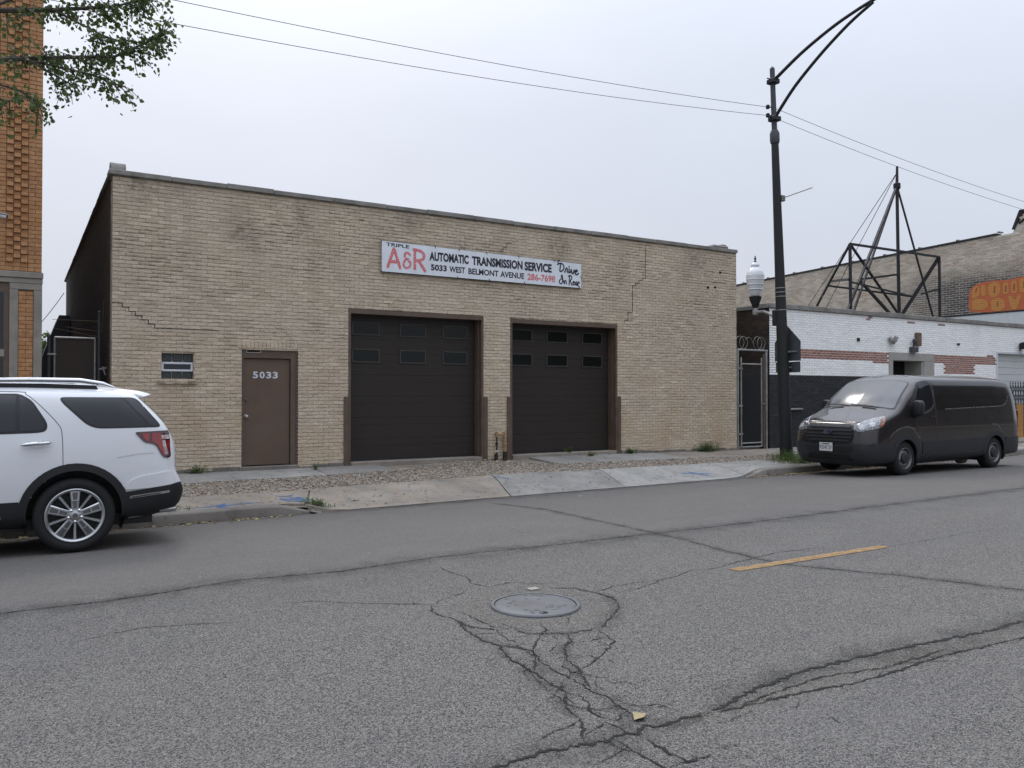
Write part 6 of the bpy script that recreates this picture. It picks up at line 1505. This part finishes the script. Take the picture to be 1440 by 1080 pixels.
# side glass and pressed panel
v.patch('window_trim', rpoly([(.02,1.22),(.10,1.40),(.40,1.72),(.58,1.885),(.80,1.92),(.945,1.90),(.985,1.78),(.985,1.45),(.86,1.33),(.40,1.20)], .06), M['plastic'], .003)
v.patch('side_window', rpoly([(.28,1.245),(.34,1.45),(.50,1.72),(.62,1.865),(.80,1.895),(.92,1.875),(.955,1.77),(.955,1.46),(.85,1.36),(.44,1.245)], .05), M['glass'], .006)
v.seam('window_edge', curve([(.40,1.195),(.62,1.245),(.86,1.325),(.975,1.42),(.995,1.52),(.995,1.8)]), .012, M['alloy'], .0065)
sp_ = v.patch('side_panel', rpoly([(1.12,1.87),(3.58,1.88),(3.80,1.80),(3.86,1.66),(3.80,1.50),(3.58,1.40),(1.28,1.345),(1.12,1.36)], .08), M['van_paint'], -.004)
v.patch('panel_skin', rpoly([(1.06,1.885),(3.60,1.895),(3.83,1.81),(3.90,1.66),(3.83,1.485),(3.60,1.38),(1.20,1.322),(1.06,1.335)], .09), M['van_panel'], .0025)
v.seam('panel_edge_glint', curve([(1.35,1.332),(2.2,1.352),(3.3,1.378),(3.62,1.40),(3.80,1.49),(3.865,1.60)]), .016, M['alloy'], .0055)  # bright strip paints the highlight along the pressed panel's lower edge
v.seam('door_gap', curve([(1.03,1.93),(1.03,1.2),(1.03,.42)]), .010, M['seam'], .003)
v.seam('door_gap', curve([(.30,1.22),(.36,1.0),(.46,.62),(.52,.40)]), .010, M['seam'], .003)
v.seam('door_gap', curve([(2.32,1.33),(2.32,.42)]), .009, M['seam'], .003)
v.seam('door_gap', curve([(4.12,1.86),(4.22,1.5),(4.26,.75)]), .010, M['seam'], .003)
v.patch('door_handle', rpoly([(.98-.16,1.155),(1.0,1.165),(1.0,1.195),(.98-.16,1.185)], .01), M['plastic'], .02, .02)
v.patch('side_molding', rpoly([(.56,.42),(.56,.665),(2.85,.70),(2.85,.42)], .02), M['plastic_grey'], .012, .02)
v.patch('rear_bumper', [(3.72,.42),(3.70,.68),(4.25,.695),(4.34,.66),(4.36,.45),(4.28,.33),(3.74,.30)], M['plastic_grey'], .014, .03)
v.patch('sill', [(.45,.275),(2.83,.275),(2.83,.39),(.45,.39)], M['plastic_grey'], .01, .02)
def rg(x, r0, r1, a0, a1): return arc(x, .36, r1, a0, a1, 26)+arc(x, .36, r0, a1, a0, 26)
v.patch('wheel_arch', rg(0,.375,.47,-8,186), M['plastic_grey'], .014, .03); v.patch('wheel_arch', rg(RX,.375,.47,-8,188), M['plastic_grey'], .014, .03)
v.seam('arch_crease_glint', curve([(-.52,.79),(-.36,.90),(-.18,.965),(.05,.985),(.22,.945),(.36,.83),(.46,.745)]), .014, M['alloy'], .004)  # pale strips here and below paint the light caught on the arch creases
v.seam('arch_crease_glint', curve([(3.16,.985),(3.32,.98),(3.46,.90),(3.55,.80)]), .012, M['alloy'], .004)
# front: everything is laid on the nose along +x
FRK = dict(U=(0,1,0), V=(0,0,1), W=(1,0,0))
v.patch('front_bumper', rpoly([(-.93,.28),(-.93,.66),(-.70,.66),(-.5,.625),(.5,.625),(.70,.66),(.93,.66),(.93,.36),(.72,.245),(-.72,.245)], .05), M['plastic_grey'], .02, .05, **FRK)
v.patch('bumper_side', [(-.98,.30),(-.98,.675),(-.44,.655),(-.435,.46),(-.5,.30)], M['plastic_grey'], .02, .03)
v.patch('air_intake', rpoly([(-.56,.33),(.56,.33),(.46,.44),(-.46,.44)], .03), M['hole'], .026, **FRK)
v.patch('air_intake', rpoly([(-.50,.48),(.50,.48),(.58,.60),(-.58,.60)], .03), M['plastic'], .026, **FRK)
gp_ = v.patch('grille', rpoly([(-.50,.66),(-.58,.80),(-.55,.985),(-.46,1.045),(.46,1.045),(.55,.985),(.58,.80),(.50,.66)], .07), M['plastic'], .012, .03, **FRK)
for i, z in enumerate((.70,.765,.83,.90,.965)):
    h = .54 if 0 < i < 4 else .47; v.patch('grille_bar', rpoly([(-h,z),(h,z),(h,z+.026),(-h,z+.026)], .008), M['plastic_grey'], .030, .018, parent=gp_, **FRK)
el = [( .115*math.cos(R(a)), .868+.047*math.sin(R(a))) for a in range(0,360,15)]
v.patch('emblem', el, M['chrome'], .038, .01, parent=gp_, **FRK)
v.patch('emblem_field', [(y*.88, .868+(z-.868)*.80) for y,z in el], M['emblem_blue'], .0395, parent=gp_, **FRK)
for L in ([(.07,.885),(.06,.845)],[(.075,.888),(.045,.888)],[(.068,.868),(.05,.868)],[(.035,.862),(.02,.872),(.01,.858),(.022,.85),(.035,.862)],[(-.005,.872),(-.008,.85)],[(-.012,.87),(-.03,.87)],[(-.07,.89),(-.062,.85),(-.048,.852),(-.048,.868),(-.064,.865)]):
    P = curve([(-a,b) for a,b in L], 3); v.seam('emblem_script', P, .006, M['chrome'], .041, parent=gp_, **FRK)
# plate
px0 = VO[0]-1.175
pl = boxobj('number_plate', (px0-.004, px0+.004, VO[1]-.12+.0, VO[1]+.19, .455, .625), M['plate'], van, .002)
def yz_text(nm, s, y0, y1, z0, z1, x, m, parent):
    vs_, fs_ = text_geo(s, .012); a0_ = min(q[0] for q in vs_); b0_ = max(q[0] for q in vs_); c0_ = min(q[1] for q in vs_); d0_ = max(q[1] for q in vs_)
    bs = base_of(parent); me = mesh_of(nm, [(x-bs.x, lerp(y1,y0,(q[0]-a0_)/(b0_-a0_))-bs.y, lerp(z0,z1,(q[1]-c0_)/(d0_-c0_))-bs.z) for q in vs_], fs_, None, m); return link(nm, me, parent)
yz_text('plate_text', '92147 2V', VO[1]-.105, VO[1]+.175, .49, .575, px0-.0055, M['plate_ink'], pl)
boxobj('plate_band', (px0-.006, px0-.0042, VO[1]-.05, VO[1]+.12, .592, .612), M['plate_ink'], pl)
# head lamps wrap the corner
for s_ in (-1,1):
    W_ = (.78,.62*-s_,0); U_ = (.62*s_,.78,0) if s_ < 0 else (-.62,.78,0)
    U_ = (-.62*-s_*-1 if False else (.62 if s_ < 0 else -.62), -.78 if s_ < 0 else .78, 0)
    q = [(-.28,.925),(-.25,1.02),(-.1,1.10),(.12,1.17),(.33,1.205),(.30,1.06),(.25,.99),(.05,.945),(-.15,.895)]
    O_ = (-.95, s_*.78, 0)
    # u runs from the nose centre outwards
    U_ = (.62, .78*s_, 0)
    hl = v.patch('headlamp', rpoly([(a,b) for a,b in q], .03), M['headlamp'], .010, .02, O=O_, U=U_, V=(0,0,1), W=(.78,-.62*s_,0))
    v.patch('amber_lens', rpoly([(.20,1.0),(.255,1.155),(.325,1.185),(.285,1.045),(.245,.995)], .01), M['amber'], .0135, O=O_, U=U_, V=(0,0,1), W=(.78,-.62*s_,0), parent=hl)
    v.patch('reflector_bowl', [(-.12+.055*math.cos(R(a)),.985+.05*math.sin(R(a))) for a in range(0,360,24)], M['lens_white'], .0138, O=O_, U=U_, V=(0,0,1), W=(.78,-.62*s_,0), parent=hl)
    v.patch('reflector_bowl', [(.07+.06*math.cos(R(a)),1.045+.045*math.sin(R(a))) for a in range(0,360,24)], M['lens_white'], .0138, O=O_, U=U_, V=(0,0,1), W=(.78,-.62*s_,0), parent=hl)
# bonnet vents and windscreen, laid on from the front and above
WV = Vector((.80,0,-.60)); UV_ = (0,1,0); VV = (.60,0,.80)
OW = (.15, 0, 1.68)
v.patch('windscreen_trim', rpoly([(-.86,-.52),(.86,-.52),(.74,.36),(.60,.405),(-.60,.405),(-.74,.36)], .08), M['plastic'], .002, O=OW, U=UV_, V=VV, W=WV)
v.patch('windscreen', rpoly([(-.82,-.485),(.82,-.485),(.71,.345),(.58,.385),(-.58,.385),(-.71,.345)], .08), M['screen_glass'], .0055, O=OW, U=UV_, V=VV, W=WV)
for a, b in (((-.55,-.50),(.1,-.47)),((.12,-.49),(.7,-.40))): v.seam('wiper', [a, ((a[0]+b[0])/2,(a[1]+b[1])/2+.01), b], .022, M['plastic'], .016, O=OW, U=UV_, V=VV, W=WV)
for s_ in (-1,1): v.patch('bonnet_vent', rpoly([(s_*.22,-.37),(s_*.56,-.37),(s_*.52,-.33),(s_*.22,-.33)] if s_ > 0 else [(-.56,-.37),(-.22,-.37),(-.22,-.33),(-.52,-.33)], .01), M['hole'], .004, O=(0,0,0), U=(0,1,0), V=(1,0,0), W=(0,0,-1))
v.seam('bonnet_gap', curve([(-.84,1.00),(-.66,1.10),(-.55,1.075),(-.3,1.075),(0,1.08),(.3,1.075),(.55,1.075),(.66,1.10),(.84,1.00)]), .010, M['seam'], .004, **FRK)
# mirrors
for s_ in (-1,1):
    o = Vector(VO)+Vector((.24, s_*1.08, 1.36)); mb = MB(); n = 14; vs = []
    for i, (dx, sc1) in enumerate(((-.10,.5),(-.085,.86),(-.03,1),(.05,.97),(.065,.9))):
        for k in range(n):
            a = 2*math.pi*k/n; ca, sa = math.cos(a), math.sin(a); ca = math.copysign(abs(ca)**.6, ca); sa = math.copysign(abs(sa)**.6, sa); vs.append(o+Vector((dx-.04*sa*0, ca*.105*sc1, sa*.165*sc1)))
    mb.add(vs, [[i*n+k, i*n+(k+1)%n, (i+1)*n+(k+1)%n, (i+1)*n+k] for i in range(4) for k in range(n)], True); mb.f += [list(range(n)), [4*n+k for k in range(n)]]; mb.sm += [False]*2
    mi = obj('mirror', mb, M['plastic'], van)
    mb = MB(); mb.tube([o+Vector((0,-s_*.02,-.12)), o+Vector((.02,-s_*.10,-.16)), o+Vector((.02,-s_*.18,-.17))], [.035,.04,.05], 8); obj('mirror_arm', mb, M['plastic'], mi)
boxobj('underbody', (VO[0]-.9,VO[0]+4.2,VO[1]-.70,VO[1]+.70,.17,.32), M['plastic'], van)
mb = MB(); mb.tube([Vector(VO)+Vector((2.55,-.55,.2)), Vector(VO)+Vector((2.75,-.55,.2))], .09, 12); obj('exhaust_box', mb, M['rusty'], van)
boxobj('rear_lamp_mount', (VO[0]+4.2,VO[0]+4.29,VO[1]-.84,VO[1]-.70,1.60,1.68), M['plastic'], van, .01)
mb = MB(); mb.bbox(VO[0]+4.335,VO[0]+4.38,VO[1]-.90,VO[1]-.83,.85,1.25,.01); obj('tail_lamp', mb, M['tail'], van)
def wheel_van(x, side):
    o = Vector(VO)+Vector((x, 0, .352)); y0 = side*.935; S = lambda r, h: (r, side*h)
    mb = MB(); mb.lathe([S(.205,-.03),S(.222,.0),S(.27,.010),S(.312,-.004),S(.334,-.025),S(.35,-.045),S(.352,-.07),S(.352,-.19),S(.34,-.22),S(.25,-.235),S(.20,-.22)], o+Vector((0,y0,0)), 'y', 44); wh = obj('wheel', mb, M['rubber'], van)
    mb = MB(); mb.lathe([S(.212,-.012),S(.216,.004),S(.206,.008),S(.198,-.01),S(.19,-.055),S(.172,-.055),S(.158,-.03),S(.125,-.018),S(.105,-.03),S(.08,-.035),S(0,-.035)], o+Vector((0,y0,0)), 'y', 44); obj('rim', mb, M['steel_wheel'], wh)
    for k in range(10):
        a = R(36*k); mb = MB(); cc = o+Vector((.165*math.cos(a), y0-side*.030, .165*math.sin(a))); n = 10
        mb.add([cc+Vector((.020*math.cos(q*.628), side*.004, .017*math.sin(q*.628))) for q in range(n)]+[cc+Vector((.020*math.cos(q*.628), -side*.03, .017*math.sin(q*.628))) for q in range(n)], [tuple(range(n))]+[(q,(q+1)%n,n+(q+1)%n,n+q) for q in range(n)]); obj('vent_hole', mb, M['hole'], wh)
    mb = MB(); mb.lathe([S(.108,-.035),S(.105,.005),S(.085,.018),S(.06,.02),S(0,.022)], o+Vector((0,y0,0)), 'y', 24); obj('hub_cap', mb, M['plastic_grey'], wh)
for x in (0, RX):
    for s_ in (-1,1): wheel_van(x, s_)

# ================================================================== unseen brick block across the street, added and heightened to darken the van's reflection
xb = thing('reflection_block', 'unseen dark brick block added across the street for the van side to reflect', 'building', (46, -9, .1))
boxobj('wall', (31,70,-22,-9,-.2,14), M['side_brown'], xb)
for i in range(8):
    for z in (1.2,4.8,8.2,11.4): boxobj('window', (32.5+i*4.1,34.3+i*4.1,-9.0,-8.97,z,z+2.0), M['glass'], xb)
boxobj('parapet', (30.9,70.1,-22.1,-8.92,14.002,14.25), M['coping'], xb)
